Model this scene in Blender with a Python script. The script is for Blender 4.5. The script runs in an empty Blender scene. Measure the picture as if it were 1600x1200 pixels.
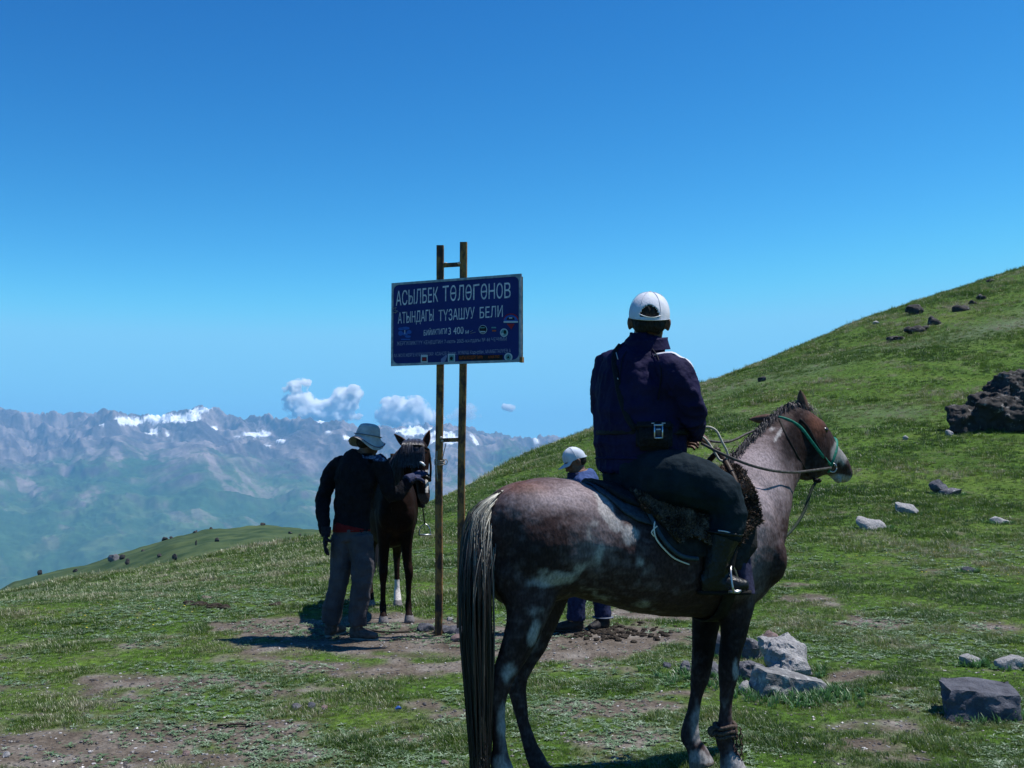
import bpy, bmesh, math, random
import numpy as np
from mathutils import Vector, Matrix

# ------------------------------------------------------------------ camera, light, sky
sc = bpy.context.scene
COL = sc.collection
FPX = 1650.0            # focal length in photo pixels (photo 1600 wide)
CZ = 1.5
PITCH = math.atan(110.0 / FPX)
cam_d = bpy.data.cameras.new("camera"); cam = bpy.data.objects.new("camera", cam_d); COL.objects.link(cam)
cam_d.sensor_width = 36.0; cam_d.lens = 36.0 * FPX / 1600.0
cam_d.clip_start = 0.1; cam_d.clip_end = 90000
cam.location = (0, 0, CZ); cam.rotation_euler = (math.pi / 2 + PITCH, 0, 0)
sc.camera = cam
SUN_EL, SUN_AZ = math.radians(64), math.radians(15)      # azimuth measured from +x towards +y
world = bpy.data.worlds.new("World"); sc.world = world; world.use_nodes = True
wn = world.node_tree.nodes; wl = world.node_tree.links
bg = wn["Background"]
sky = wn.new("ShaderNodeTexSky"); sky.sky_type = 'NISHITA'; sky.sun_disc = False
sky.sun_elevation = SUN_EL; sky.sun_rotation = math.pi / 2 - SUN_AZ
sky.altitude = 2600; sky.air_density = 1.0; sky.dust_density = 0.1; sky.ozone_density = 3.5
_sep = wn.new("ShaderNodeSeparateColor"); _com = wn.new("ShaderNodeCombineColor"); wl.new(sky.outputs[0], _sep.inputs[0])
SKY_G = ((3.1, .0135), (1.9, .0560), (1.3, .1065))     # per channel: (contrast, gain) - a deeper high-altitude blue
for _k, (_g, _s) in enumerate(SKY_G):
    _p = wn.new("ShaderNodeMath"); _p.operation = 'POWER'; _m = wn.new("ShaderNodeMath"); _m.operation = 'MULTIPLY'
    wl.new(_sep.outputs[_k], _p.inputs[0]); _p.inputs[1].default_value = _g; wl.new(_p.outputs[0], _m.inputs[0]); _m.inputs[1].default_value = _s * 10
    _c = wn.new("ShaderNodeMath"); _c.operation = 'SMOOTH_MIN'; wl.new(_m.outputs[0], _c.inputs[0]); _c.inputs[1].default_value = (2.5, 6.9, 10.2)[_k]; _c.inputs[2].default_value = (.6, 2.0, 2.0)[_k]
    wl.new(_c.outputs[0], _com.inputs[_k])
wl.new(_com.outputs[0], bg.inputs[0]); bg.inputs[1].default_value = 0.078
sun_d = bpy.data.lights.new("sun", 'SUN'); sun = bpy.data.objects.new("sun", sun_d); COL.objects.link(sun)
sun_d.energy = 5.0; sun_d.angle = math.radians(0.5); sun_d.color = (1.0, 0.97, 0.92)
SDIR = Vector((math.cos(SUN_EL) * math.cos(SUN_AZ), math.cos(SUN_EL) * math.sin(SUN_AZ), math.sin(SUN_EL)))
sun.rotation_euler = SDIR.to_track_quat('Z', 'Y').to_euler()
sc.view_settings.view_transform = 'Standard'; sc.view_settings.look = 'None'
sc.view_settings.exposure = 0.32; sc.view_settings.gamma = 1.0
sc.view_settings.use_curve_mapping = False
sc.render.engine = 'CYCLES'
sc.cycles.volume_bounces = 12
sc.cycles.max_bounces = 14

# ------------------------------------------------------------------ helpers
cp, sp = math.cos(PITCH), math.sin(PITCH)
def P(x, y, D):
    """world point seen at photo pixel (x, y) at distance D along +Y"""
    a = (x - 800) / FPX; b = (600 - y) / FPX
    dy = cp - b * sp; dz = sp + b * cp
    s = D / dy
    return Vector((a * s, D, CZ + dz * s))
def pxm(D): return FPX / D
rng = np.random.default_rng(7)
random.seed(7)

def _hash(ix, iy, iz):
    h = (ix * 374761393 + iy * 668265263 + iz * 2147483647 + 1274126177) & 0xFFFFFFFF
    h = ((h ^ (h >> 13)) * 1274126177) & 0xFFFFFFFF
    h = (h ^ (h >> 16)) & 0xFFFFFFFF
    h = (h * 2246822519) & 0xFFFFFFFF
    return ((h ^ (h >> 15)) & 0xFFFFFF) / float(0xFFFFFF) * 2 - 1
def vnoise(x, y, z=0.0):
    x = np.asarray(x, float); y = np.asarray(y, float); z = np.asarray(z, float) + x * 0
    xi = np.floor(x).astype(np.int64); yi = np.floor(y).astype(np.int64); zi = np.floor(z).astype(np.int64)
    fx, fy, fz = x - xi, y - yi, z - zi
    fx = fx * fx * fx * (fx * (fx * 6 - 15) + 10); fy = fy * fy * fy * (fy * (fy * 6 - 15) + 10); fz = fz * fz * fz * (fz * (fz * 6 - 15) + 10)
    r = 0
    for dx in (0, 1):
        wx = fx if dx else 1 - fx
        for dy in (0, 1):
            wy = fy if dy else 1 - fy
            for dz in (0, 1):
                wz = fz if dz else 1 - fz
                r = r + wx * wy * wz * _hash(xi + dx, yi + dy, zi + dz)
    return r
def fbm(x, y, z=0.0, o=4, g=0.5):
    r = 0; a = 1.0; s = 0
    for i in range(o):
        f = 2.03 ** i
        r = r + a * vnoise(x * f + 17.3 * i, y * f + 9.1 * i, z * f + 3.7 * i); s += a; a *= g
    return r / s
def ridged(x, y, z=0.0, o=5, g=0.55):
    r = 0; a = 1.0; s = 0
    for i in range(o):
        f = 2.07 ** i
        n = 1 - np.abs(vnoise(x * f + 7.3 * i, y * f + 19.1 * i, z * f + 5.7 * i)) * 1.6
        r = r + a * n; s += a; a *= g
    return r / s
def sstep(a, b, x):
    t = np.clip((x - a) / (b - a), 0, 1); return t * t * (3 - 2 * t)

def link(name, me, m=None, parent=None, label=None, cat=None, group=None, kind=None, smooth=True):
    o = bpy.data.objects.new(name, me); COL.objects.link(o)
    if m is not None:
        me.materials.clear(); me.materials.append(m)
    if smooth and me.polygons:
        me.polygons.foreach_set('use_smooth', [True] * len(me.polygons))
    if parent is not None:
        o.parent = parent; o.matrix_parent_inverse = Matrix.Translation(-parent.location) if parent.parent is None else Matrix.Identity(4)
        if parent.parent is not None:
            o.matrix_parent_inverse = Matrix.Identity(4)
    if label: o['label'] = label
    if cat: o['category'] = cat
    if group: o['group'] = group
    if kind: o['kind'] = kind
    return o
def empty(name, loc, label, cat, group=None):
    o = bpy.data.objects.new(name, None); COL.objects.link(o); o.location = loc
    o['label'] = label; o['category'] = cat
    if group: o['group'] = group
    o.empty_display_size = 0.2
    return o
def np_mesh(name, verts, faces):
    """verts (n,3) array, faces (m,3|4) array"""
    me = bpy.data.meshes.new(name)
    verts = np.ascontiguousarray(verts, dtype=np.float32); faces = np.ascontiguousarray(faces, dtype=np.int32)
    me.vertices.add(len(verts)); me.vertices.foreach_set('co', verts.ravel())
    k = faces.shape[1]
    me.loops.add(faces.size); me.loops.foreach_set('vertex_index', faces.ravel())
    me.polygons.add(len(faces)); me.polygons.foreach_set('loop_start', np.arange(0, faces.size, k, dtype=np.int32))
    me.polygons.foreach_set('loop_total', np.full(len(faces), k, dtype=np.int32))
    me.update(calc_edges=True); me.validate()
    return me
def bm_mesh(name, bm, recalc=True):
    if recalc: bmesh.ops.recalc_face_normals(bm, faces=bm.faces[:])
    me = bpy.data.meshes.new(name); bm.to_mesh(me); bm.free(); return me
def attr(me, name, vals, typ='FLOAT'):
    a = me.attributes.new(name, typ, 'POINT')
    if typ == 'FLOAT': a.data.foreach_set('value', np.asarray(vals, np.float32).ravel())
    else: a.data.foreach_set('color', np.asarray(vals, np.float32).ravel())
def coords(me):
    a = np.empty(len(me.vertices) * 3, np.float32); me.vertices.foreach_get('co', a); return a.reshape(-1, 3).astype(float)
def normals(me):
    a = np.empty(len(me.vertices) * 3, np.float32); me.vertex_normals.foreach_get('vector', a); return a.reshape(-1, 3).astype(float)
def setco(me, c):
    me.vertices.foreach_set('co', np.asarray(c, np.float32).ravel()); me.update()
def displace(me, f):
    c = coords(me); n = normals(me); setco(me, c + n * f(c)[:, None])
def to_px(c):
    """photo pixel of world points (n,3)"""
    x, y, z = c[:, 0], c[:, 1], c[:, 2] - CZ
    fw = y * cp + z * sp; up = -y * sp + z * cp
    return 800 + FPX * x / fw, 600 - FPX * up / fw

def ring_loft(bm, rings, cap=True, closed=True):
    vs = [[bm.verts.new(p) for p in r] for r in rings]
    n = len(vs[0])
    for a, b in zip(vs[:-1], vs[1:]):
        for i in range(n if closed else n - 1):
            j = (i + 1) % n
            bm.faces.new((a[i], a[j], b[j], b[i]))
    if cap and closed:
        bm.faces.new(vs[0][::-1]); bm.faces.new(vs[-1])
    return vs
def ell_ring(c, A, B, n=16, e=1.0):
    out = []
    for i in range(n):
        t = 2 * math.pi * i / n
        ct, st = math.cos(t), math.sin(t)
        out.append(c + A * math.copysign(abs(ct) ** e, ct) + B * math.copysign(abs(st) ** e, st))
    return out
def resample(pts, vals, k):
    """catmull-rom through points with values (arrays), k steps per span"""
    P_ = np.array([[*p] for p in pts], float); V = np.array(vals, float)
    if V.ndim == 1: V = V[:, None]
    A = np.hstack([P_, V]); n = len(A); out = []
    for i in range(n - 1):
        p0 = A[max(i - 1, 0)]; p1 = A[i]; p2 = A[i + 1]; p3 = A[min(i + 2, n - 1)]
        for j in range(k):
            t = j / k
            out.append(0.5 * ((2 * p1) + (-p0 + p2) * t + (2 * p0 - 5 * p1 + 4 * p2 - p3) * t * t + (-p0 + 3 * p1 - 3 * p2 + p3) * t ** 3))
    out.append(A[-1]); out = np.array(out)
    return [Vector(o[:3]) for o in out], out[:, 3:]
def tube(bm, pts, radii, n=12, ref=Vector((0, 1, 0)), k=3, cap=True):
    """loft through pts; radii: r or (ra along ref, rb across)"""
    rr = [(r, r) if not isinstance(r, (tuple, list)) else r for r in radii]
    if k > 1: pts, rr = resample(pts, rr, k)
    m = len(pts); rings = []
    for i in range(m):
        t = (pts[min(i + 1, m - 1)] - pts[max(i - 1, 0)])
        if t.length < 1e-9: t = Vector((0, 0, 1))
        t.normalize()
        a = ref - t * ref.dot(t)
        if a.length < 1e-3: a = Vector((1, 0, 0)) - t * t.x
        a.normalize(); b = t.cross(a)
        rings.append(ell_ring(pts[i], a * max(rr[i][0], 1e-4), b * max(rr[i][1], 1e-4), n))
    ring_loft(bm, rings, cap)
def ellipsoid(bm, c, A, B, C, seg=16, rg=10):
    ret = bmesh.ops.create_uvsphere(bm, u_segments=seg, v_segments=rg, radius=1.0)
    for v in ret['verts']:
        co = v.co.copy(); v.co = c + A * co.x + B * co.y + C * co.z
def boxm(bm, c, X, Y, Z):
    vs = [bm.verts.new(c + X * a + Y * b + Z * d) for a in (-1, 1) for b in (-1, 1) for d in (-1, 1)]
    for f in ((0, 1, 3, 2), (4, 6, 7, 5), (0, 4, 5, 1), (2, 3, 7, 6), (0, 2, 6, 4), (1, 5, 7, 3)):
        bm.faces.new([vs[i] for i in f])
def remesh(bm, voxel, smooth=6, fac=0.5):
    me = bm_mesh("tmp", bm)
    o = bpy.data.objects.new("tmp", me); COL.objects.link(o)
    md = o.modifiers.new("r", 'REMESH'); md.mode = 'VOXEL'; md.voxel_size = voxel
    if smooth:
        s = o.modifiers.new("s", 'SMOOTH'); s.iterations = smooth; s.factor = fac
    dg = bpy.context.evaluated_depsgraph_get()
    out = bpy.data.meshes.new_from_object(o.evaluated_get(dg))
    bpy.data.objects.remove(o); bpy.data.meshes.remove(me)
    return out
def bmnew(): return bmesh.new()

# ------------------------------------------------------------------ materials
def new_mat(name):
    m = bpy.data.materials.new(name); m.use_nodes = True
    nt = m.node_tree; return m, nt.nodes, nt.links, nt.nodes["Principled BSDF"]
def mat(name, c1, c2=None, scale=20.0, rough=0.8, bump=0.0, bscale=None, detail=5.0, spec=0.15, metal=0.0, lo=0.35, hi=0.65, stretch=None, sheen=0.0):
    m, N, L, B = new_mat(name)
    B.inputs['Roughness'].default_value = rough; B.inputs['Metallic'].default_value = metal
    B.inputs['Specular IOR Level'].default_value = spec
    if sheen: B.inputs['Sheen Weight'].default_value = sheen
    tc = N.new('ShaderNodeTexCoord'); src = tc.outputs['Object']
    if stretch:
        mp = N.new('ShaderNodeMapping'); mp.inputs['Scale'].default_value = stretch; L.new(src, mp.inputs[0]); src = mp.outputs[0]
    if c2 is None: B.inputs['Base Color'].default_value = (*c1, 1)
    else:
        no = N.new('ShaderNodeTexNoise'); no.inputs['Scale'].default_value = scale; no.inputs['Detail'].default_value = detail
        L.new(src, no.inputs['Vector'])
        r = N.new('ShaderNodeValToRGB'); r.color_ramp.elements[0].position = lo; r.color_ramp.elements[1].position = hi
        r.color_ramp.elements[0].color = (*c1, 1); r.color_ramp.elements[1].color = (*c2, 1)
        L.new(no.outputs[0], r.inputs[0]); L.new(r.outputs[0], B.inputs['Base Color'])
    if bump and True:
        nb = N.new('ShaderNodeTexNoise'); nb.inputs['Scale'].default_value = bscale or scale * 2; nb.inputs['Detail'].default_value = 6
        L.new(src, nb.inputs['Vector'])
        b = N.new('ShaderNodeBump'); b.inputs['Strength'].default_value = bump; b.inputs['Distance'].default_value = 0.02
        L.new(nb.outputs[0], b.inputs['Height']); L.new(b.outputs[0], B.inputs['Normal'])
    return m

# ------------------------------------------------------------------ terrain
SKY_PX = [(-700, 960), (-300, 945), (0, 925), (60, 914), (94, 904), (187, 891), (281, 874), (375, 856), (469, 842), (500, 834), (580, 815), (640, 797), (690, 778), (760, 745),
          (830, 712), (880, 690), (930, 668), (1000, 638), (1090, 603), (1180, 571), (1260, 540), (1350, 503), (1450, 467), (1520, 444), (1600, 420), (1800, 375), (2200, 320)]
_su = np.array([(x - 800) / FPX for x, y in SKY_PX]); _se = np.array([(710 - y) / FPX for x, y in SKY_PX])
Y0 = 10.0
def Rf(u): return np.interp(u, [-1, -.5, -.2, -.07, .05, .2, .5, 1.0], [15, 15.5, 21, 27, 42, 60, 92, 110])
_ug = np.linspace(-1.1, 1.1, 441)
def _shape(u, y):
    R = Rf(u); t = np.clip((y - Y0) / (R - Y0), 0, 1); f = t * t * (3 - 2 * t)
    W = R * 0.35; s = np.clip(y - R, 0, None) / W
    return f, 0.6 * W * (np.sqrt(1 + s * s) - 1)
def _calib():
    tgt = np.interp(_ug, _su, _se); lo = np.full(_ug.shape, -12.0); hi = np.full(_ug.shape, 40.0)
    yy = np.linspace(4, 160, 1500)[:, None]
    f, dr = _shape(_ug[None, :], yy)
    for _ in range(30):
        mid = (lo + hi) / 2
        el = ((mid[None, :] * f - dr - CZ) / yy).max(0)
        hi = np.where(el > tgt, mid, hi); lo = np.where(el > tgt, lo, mid)
    k = np.hanning(15); k /= k.sum()
    A = np.convolve(np.pad(mid, 7, mode='edge'), k, mode='valid')
    return A
_A = _calib()
def H(x, y, micro=True):
    x = np.asarray(x, float); y = np.asarray(y, float)
    yy = np.maximum(y, 1e-3); u = np.clip(x / np.maximum(yy, 0.5), -1.05, 1.05)
    r = np.where(np.abs(x) > 1.05 * yy, np.abs(x) / 1.05, yy)
    f, dr = _shape(u, r)
    w = sstep(-60, 6, y)            # ground behind the camera flattens out
    z = np.interp(u, _ug, _A) * f - dr
    z = np.maximum(z, -160 + 0 * z)
    z = z * w
    if micro:
        d = np.hypot(x, y)
        z = z + 0.022 * fbm(x * 1.1, y * 1.1, 3.0, 4) * np.clip(d / 6, 0.3, 1) + 0.016 * fbm(x * 6, y * 6, 1.0, 3)
        z = z + 0.22 * sstep(12, 45, d) * fbm(x * .16, y * .16, 5.0, 4)
    return z
def Hs(x, y): return float(H(np.array([x]), np.array([y]))[0])
def G(px, py, dmax=140):
    """first ground point seen at pixel"""
    ds = np.geomspace(3, dmax, 1600)
    a = (px - 800) / FPX; b = (600 - py) / FPX
    dy = cp - b * sp; dz = sp + b * cp
    s = ds / dy; x = a * s; z = CZ + dz * s
    h = H(x, ds)
    i = np.argmax(z < h)
    if z[i] >= h[i]: i = len(ds) - 1
    return Vector((x[i], ds[i], h[i]))
def GV(x, y, up=0.0): return Vector((x, y, Hs(x, y) + up))

# bare earth: (px, py, halfwidth px, halfheight px, strength)
DIRT = [(560, 985, 190, 24, 1.15), (690, 1003, 150, 24, 1.1), (890, 1000, 190, 26, 1.1), (500, 1040, 60, 10, .8), (640, 1045, 120, 14, .55),
        (955, 1105, 115, 13, 1.0), (1060, 1085, 50, 6, .8), (80, 1172, 170, 26, .9), (380, 1140, 110, 14, .8), (250, 1060, 110, 10, .55),
        (120, 1115, 100, 8, .5), (470, 1178, 70, 12, .6), (1370, 972, 60, 10, .9), (1550, 980, 40, 8, .7), (1330, 1058, 60, 12, .6), (1420, 1082, 90, 12, .5),
        (1240, 938, 60, 7, .6), (1240, 915, 50, 4, .6), (960, 1160, 60, 12, .55), (900, 1020, 40, 8, .6), (700, 1110, 60, 12, .5), (430, 975, 70, 10, .8),
        (1370, 1130, 70, 10, .4), (1000, 960, 90, 10, .7), (230, 1010, 60, 6, .4), (640, 1150, 70, 9, .4), (1290, 1155, 50, 8, .3)]
def dirt_mask(x, y):
    c = np.stack([x, y, H(x, y, False)], 1); px, py = to_px(c)
    n1 = fbm(x * 1.6, y * 1.6, 2.0, 4); n2 = fbm(x * 6, y * 6, 9.0, 3)
    m = np.zeros_like(px)
    for (cx, cy, hw, hh, s) in DIRT:
        q = ((px - cx) / hw) ** 2 + ((py - cy) / hh) ** 2
        m = np.maximum(m, s * np.exp(-q ** 1.5 * 0.7))
    near = sstep(12, 5, y)
    m = m + n1 * 0.6 + n2 * 0.5 + near * 0.16 - 0.06 + 0.16 * sstep(0, -2.5, x) * near
    m = np.where(y < 1, 0.3, m)
    return sstep(0.10, 0.70, m)

def pale_mask(x, y):
    """drier grey-green swaths across the hillside"""
    c = np.stack([x, y, H(x, y, False)], 1); px, py = to_px(c)
    n = fbm(x * .12, y * .12, 21., 4)
    m = np.exp(-((py - (628 - .25 * (px - 1100) + 26 * n)) / 17) ** 2) * sstep(1040, 1120, px) + .6 * np.exp(-((py - (660 - .05 * (px - 1100) + 20 * n)) / 14) ** 2) * sstep(1060, 1150, px) * sstep(1500, 1400, px)
    m = m + .8 * np.exp(-((py - 915 - 10 * n) / 8) ** 2) * sstep(380, 260, px)
    return np.clip(m * (y > 4) * (.75 + .8 * n), 0, 1) * .8
def build_ground():
    th = np.concatenate([np.linspace(-math.pi, -.62, 60)[:-1], np.linspace(-.62, .62, 620), np.linspace(.62, math.pi, 60)[1:-1]])
    rr = np.concatenate([[0.05], np.geomspace(1.0, 4.0, 12)[:-1], np.geomspace(4.0, 130, 330), np.geomspace(135, 600, 25)])
    T, R = np.meshgrid(th, rr)
    x = R * np.sin(T); y = R * np.cos(T)
    z = H(x.ravel(), y.ravel())
    v = np.stack([x.ravel(), y.ravel(), z], 1)
    nr, nc = R.shape
    i = np.arange(nr - 1)[:, None] * nc; j = np.arange(nc)[None, :]; j2 = (j + 1) % nc
    f = np.stack([(i + j).ravel(), (i + j2).ravel(), (i + nc + j2).ravel(), (i + nc + j).ravel()], 1)
    me = np_mesh("ground", v, f)
    attr(me, "dirt", dirt_mask(v[:, 0], v[:, 1])); attr(me, "pale", pale_mask(v[:, 0], v[:, 1]))
    m, N, L, B = new_mat("earth_and_turf")
    B.inputs['Roughness'].default_value = .95; B.inputs['Specular IOR Level'].default_value = .1
    geo = N.new('ShaderNodeNewGeometry')
    at = N.new('ShaderNodeAttribute'); at.attribute_name = "dirt"
    def noise(sc_, det=6, dist=0):
        n = N.new('ShaderNodeTexNoise'); n.inputs['Scale'].default_value = sc_; n.inputs['Detail'].default_value = det; n.inputs['Distortion'].default_value = dist
        L.new(geo.outputs['Position'], n.inputs['Vector']); return n.outputs[0]
    def ramp(src, stops):
        r = N.new('ShaderNodeValToRGB'); e = r.color_ramp.elements
        while len(e) < len(stops): e.new(0.5)
        for k, (p, c) in enumerate(stops): e[k].position = p; e[k].color = (*c, 1)
        L.new(src, r.inputs[0]); return r.outputs[0]
    def mix(fac, a, b, mode='MIX'):
        x_ = N.new('ShaderNodeMix'); x_.data_type = 'RGBA'; x_.blend_type = mode
        if isinstance(fac, float): x_.inputs[0].default_value = fac
        else: L.new(fac, x_.inputs[0])
        L.new(a, x_.inputs[6]); L.new(b, x_.inputs[7]); return x_.outputs[2]
    g1 = ramp(noise(.35, 7, .6), [(.3, (.042, .092, .010)), (.5, (.068, .142, .014)), (.72, (.106, .146, .024))])
    g2 = ramp(noise(2.2, 9), [(.3, (.036, .076, .012)), (.52, (.066, .124, .018)), (.7, (.106, .15, .04))])
    g = mix(.5, g1, g2)
    g3 = ramp(noise(14, 8), [(.3, (.42, .42, .42)), (.55, (.95, .95, .95)), (.75, (1.5, 1.45, 1.3))])
    g = mix(1.0, g, g3, 'MULTIPLY')
    d1 = ramp(noise(3.5, 8), [(.3, (.080, .064, .050)), (.5, (.13, .108, .088)), (.72, (.22, .20, .18))])
    d2 = ramp(noise(55, 6), [(.3, (.55, .55, .55)), (.6, (1.05, 1.05, 1.05)), (.78, (1.5, 1.5, 1.5))])
    d = mix(1.0, d1, d2, 'MULTIPLY')
    at2 = N.new('ShaderNodeAttribute'); at2.attribute_name = "pale"
    pg = ramp(noise(1.1, 9), [(.3, (.075, .10, .07)), (.7, (.125, .15, .11))])
    g = mix(at2.outputs['Fac'], g, pg)
    L.new(mix(at.outputs['Fac'], g, d), B.inputs['Base Color'])
    bp = N.new('ShaderNodeBump'); bp.inputs['Strength'].default_value = .9; bp.inputs['Distance'].default_value = .03
    L.new(noise(26, 8), bp.inputs['Height']); L.new(bp.outputs[0], B.inputs['Normal'])
    link("ground", me, m, kind='structure')

# ------------------------------------------------------------------ mountains
RIDGE_PX = [(-500, 650), (-250, 640), (0, 637), (25, 640), (45, 648), (65, 645), (80, 641), (100, 648), (125, 643), (145, 646), (165, 638), (200, 646), (235, 650), (260, 646), (300, 637), (322, 633), (335, 636),
            (350, 646), (380, 653), (415, 648), (440, 655), (475, 651), (500, 660), (535, 655), (560, 668), (590, 664), (620, 668), (648, 666), (680, 662), (712, 664), (735, 663), (755, 679), (780, 675),
            (800, 682), (830, 684), (860, 680), (880, 683), (930, 688), (1000, 684), (1300, 690), (1700, 684), (2200, 690)]
def build_mountains():
    u = np.concatenate([np.linspace(-.95, -.53, 50)[:-1], np.linspace(-.53, .10, 700), np.linspace(.10, .7, 60)[1:]]); D = np.concatenate([np.linspace(2400, 3400, 12)[:-1], np.linspace(3400, 9500, 330), np.linspace(9500, 13500, 40)[1:]]); nc, nr = len(u), len(D)
    U, DD = np.meshgrid(u, D)
    X = U * DD; Y = DD
    t = np.clip((DD - 3300) / (9300 - 3300), 0, 1); f = t ** 1.15
    f = np.where(DD > 9300, 1 - .5 * np.clip((DD - 9300) / 4200, 0, 1), f)
    k = 1 / 1500.0
    wx = X * .82 + Y * .57 + 420 * fbm(X * k, Y * k, 4., 2); wy = -X * .57 + Y * .82 + 420 * fbm(X * k, Y * k, 8., 2)
    big = ridged(wx / 2600 + 3.1, wy / 3800, 2.0, 3, .45)
    det = ridged(wx / 900 + .25 * wy / 900, wy / 1300, 6.0, 6, .58)
    fine = ridged(wx / 240 - .3 * wy / 300, wy / 380, 6.0, 4, .62)
    gul = ridged(wx / 900, wy / 420, 11.0, 5, .6)
    nz = 120 * (gul - .5) * (.3 + f) + 300 * (big - .5) * (.35 + .65 * (1 - abs(2 * f - 1))) + 190 * (det - .45) * (.22 + .9 * f * f) + 75 * (fine - .5) * (.06 + f * f) + 38 * (ridged(wx / 95, wy / 120, 3.0, 3, .6) - .5) * f ** 4 
    base = -820 + nz
    tgt = np.interp(u, [(x - 800) / FPX for x, y in RIDGE_PX], [(710 - y) / FPX for x, y in RIDGE_PX])
    lo = np.full(nc, 200.); hi = np.full(nc, 3000.)
    for _ in range(26):
        mid = (lo + hi) / 2
        el = ((base + mid[None, :] * f - CZ) / DD).max(0)
        hi = np.where(el > tgt, mid, hi); lo = np.where(el > tgt, lo, mid)
    kk = np.hanning(33); kk /= kk.sum()
    A = np.convolve(np.pad(mid, 16, mode='edge'), kk, mode='valid')
    Z = base + A[None, :] * f
    v = np.stack([X.ravel(), Y.ravel(), Z.ravel()], 1)
    i = np.arange(nr - 1)[:, None] * nc; j = np.arange(nc - 1)[None, :]
    fc = np.stack([(i + j).ravel(), (i + j + 1).ravel(), (i + nc + j + 1).ravel(), (i + nc + j).ravel()], 1)
    me = np_mesh("mountains", v, fc)
    px, py = to_px(v)
    x, y, z = v.T
    gy, gx = np.gradient(Z); 
    slope = (np.abs(gy) / np.gradient(D)[:, None]).ravel()
    n = fbm(x / 700, y / 900, 1., 5); n2 = fbm(x / 160, y / 260, 3., 4); n3 = fbm((x * .8 + y * .6) / 70, (y * .8 - x * .6) / 380, 5., 4)
    rock = sstep(-230, 130, z + 260 * n + 140 * n2 + 220 * (slope - .25))
    rock = np.clip(rock + .5 * sstep(.25, .5, n3 + .5 * n2) * sstep(-650, -200, z), 0, 1)
    green = np.array([.04, .085, .035]); green2 = np.array([.075, .115, .05]); r1 = np.array([.085, .07, .075]); r2 = np.array([.24, .195, .185]); snow = np.array([.85, .87, .9])
    gcol = green + (green2 - green) * sstep(-.3, .4, n2)[:, None]
    rcol = r1 + (r2 - r1) * sstep(-.35, .45, n3 + n2 * .5)[:, None]
    sm = np.zeros(len(v))
    for (cx, cy, sx, sy, s) in [(262, 653, 44, 9, 1.35), (205, 658, 34, 7, .95), (155, 662, 26, 5, .85), (240, 675, 24, 9, .75), (315, 640, 20, 5, .8), (400, 679, 18, 5, .9), (435, 688, 12, 3, .6), (500, 668, 40, 16, .62),
                                (160, 643, 12, 6, .7), (540, 684, 26, 5, .8), (655, 676, 38, 8, 1.0), (700, 690, 40, 12, .6), (740, 690, 25, 14, .55), (780, 700, 30, 10, .45), (590, 674, 30, 10, .5), (850, 688, 25, 6, .4)]:
        sm = np.maximum(sm, s * np.exp(-(((px - cx - (py - cy) * .5) / sx) ** 2 + ((py - cy) / sy) ** 2)))
    sn = fbm(x / 230, y / 420, 9., 4); 
    sm = sm + .6 * sn + .55 * n3 + .3 * n2 - .24 + .10 * sstep(150, 420, z)
    sm = sstep(.36, .48, sm) * sstep(-150, 150, z) * (py < 720)
    col = gcol * (1 - rock[:, None]) + rcol * rock[:, None]
    col = col * (1 - sm[:, None]) + snow * sm[:, None]
    attr(me, "tone", np.hstack([col, np.ones((len(col), 1))]), 'FLOAT_COLOR')
    m, N, L, B = new_mat("mountain_rock_grass_snow"); B.inputs['Roughness'].default_value = .95; B.inputs['Specular IOR Level'].default_value = .05
    a = N.new('ShaderNodeAttribute'); a.attribute_name = "tone"; geo = N.new('ShaderNodeNewGeometry'); src = a.outputs[0]
    for sc_, lo_, hi_ in ((.006, .78, 1.25), (.025, .72, 1.3)):
        n_ = N.new('ShaderNodeTexNoise'); n_.inputs['Scale'].default_value = sc_; n_.inputs['Detail'].default_value = 7; n_.inputs['Roughness'].default_value = .65; L.new(geo.outputs['Position'], n_.inputs[0])
        r_ = N.new('ShaderNodeMapRange'); r_.inputs['From Min'].default_value = .3; r_.inputs['From Max'].default_value = .7; r_.inputs['To Min'].default_value = lo_; r_.inputs['To Max'].default_value = hi_; L.new(n_.outputs[0], r_.inputs[0])
        x_ = N.new('ShaderNodeMix'); x_.data_type = 'RGBA'; x_.blend_type = 'MULTIPLY'; x_.inputs[0].default_value = 1; L.new(src, x_.inputs[6]); L.new(r_.outputs[0], x_.inputs[7]); src = x_.outputs[2]
    L.new(src, B.inputs[0])
    link("mountains", me, m, kind='structure')
    # valley floor and land far outside the view
    me = np_mesh("valley", np.array([[-15500, -8500, -1000.], [15500, -8500, -1000], [15500, 13600, -1000], [-15500, 13600, -1000]]), np.array([[0, 1, 2, 3]]))
    link("valley", me, mat("valley_grass", (.04, .08, .03), (.07, .09, .04), .002, .95), kind='structure')

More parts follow.
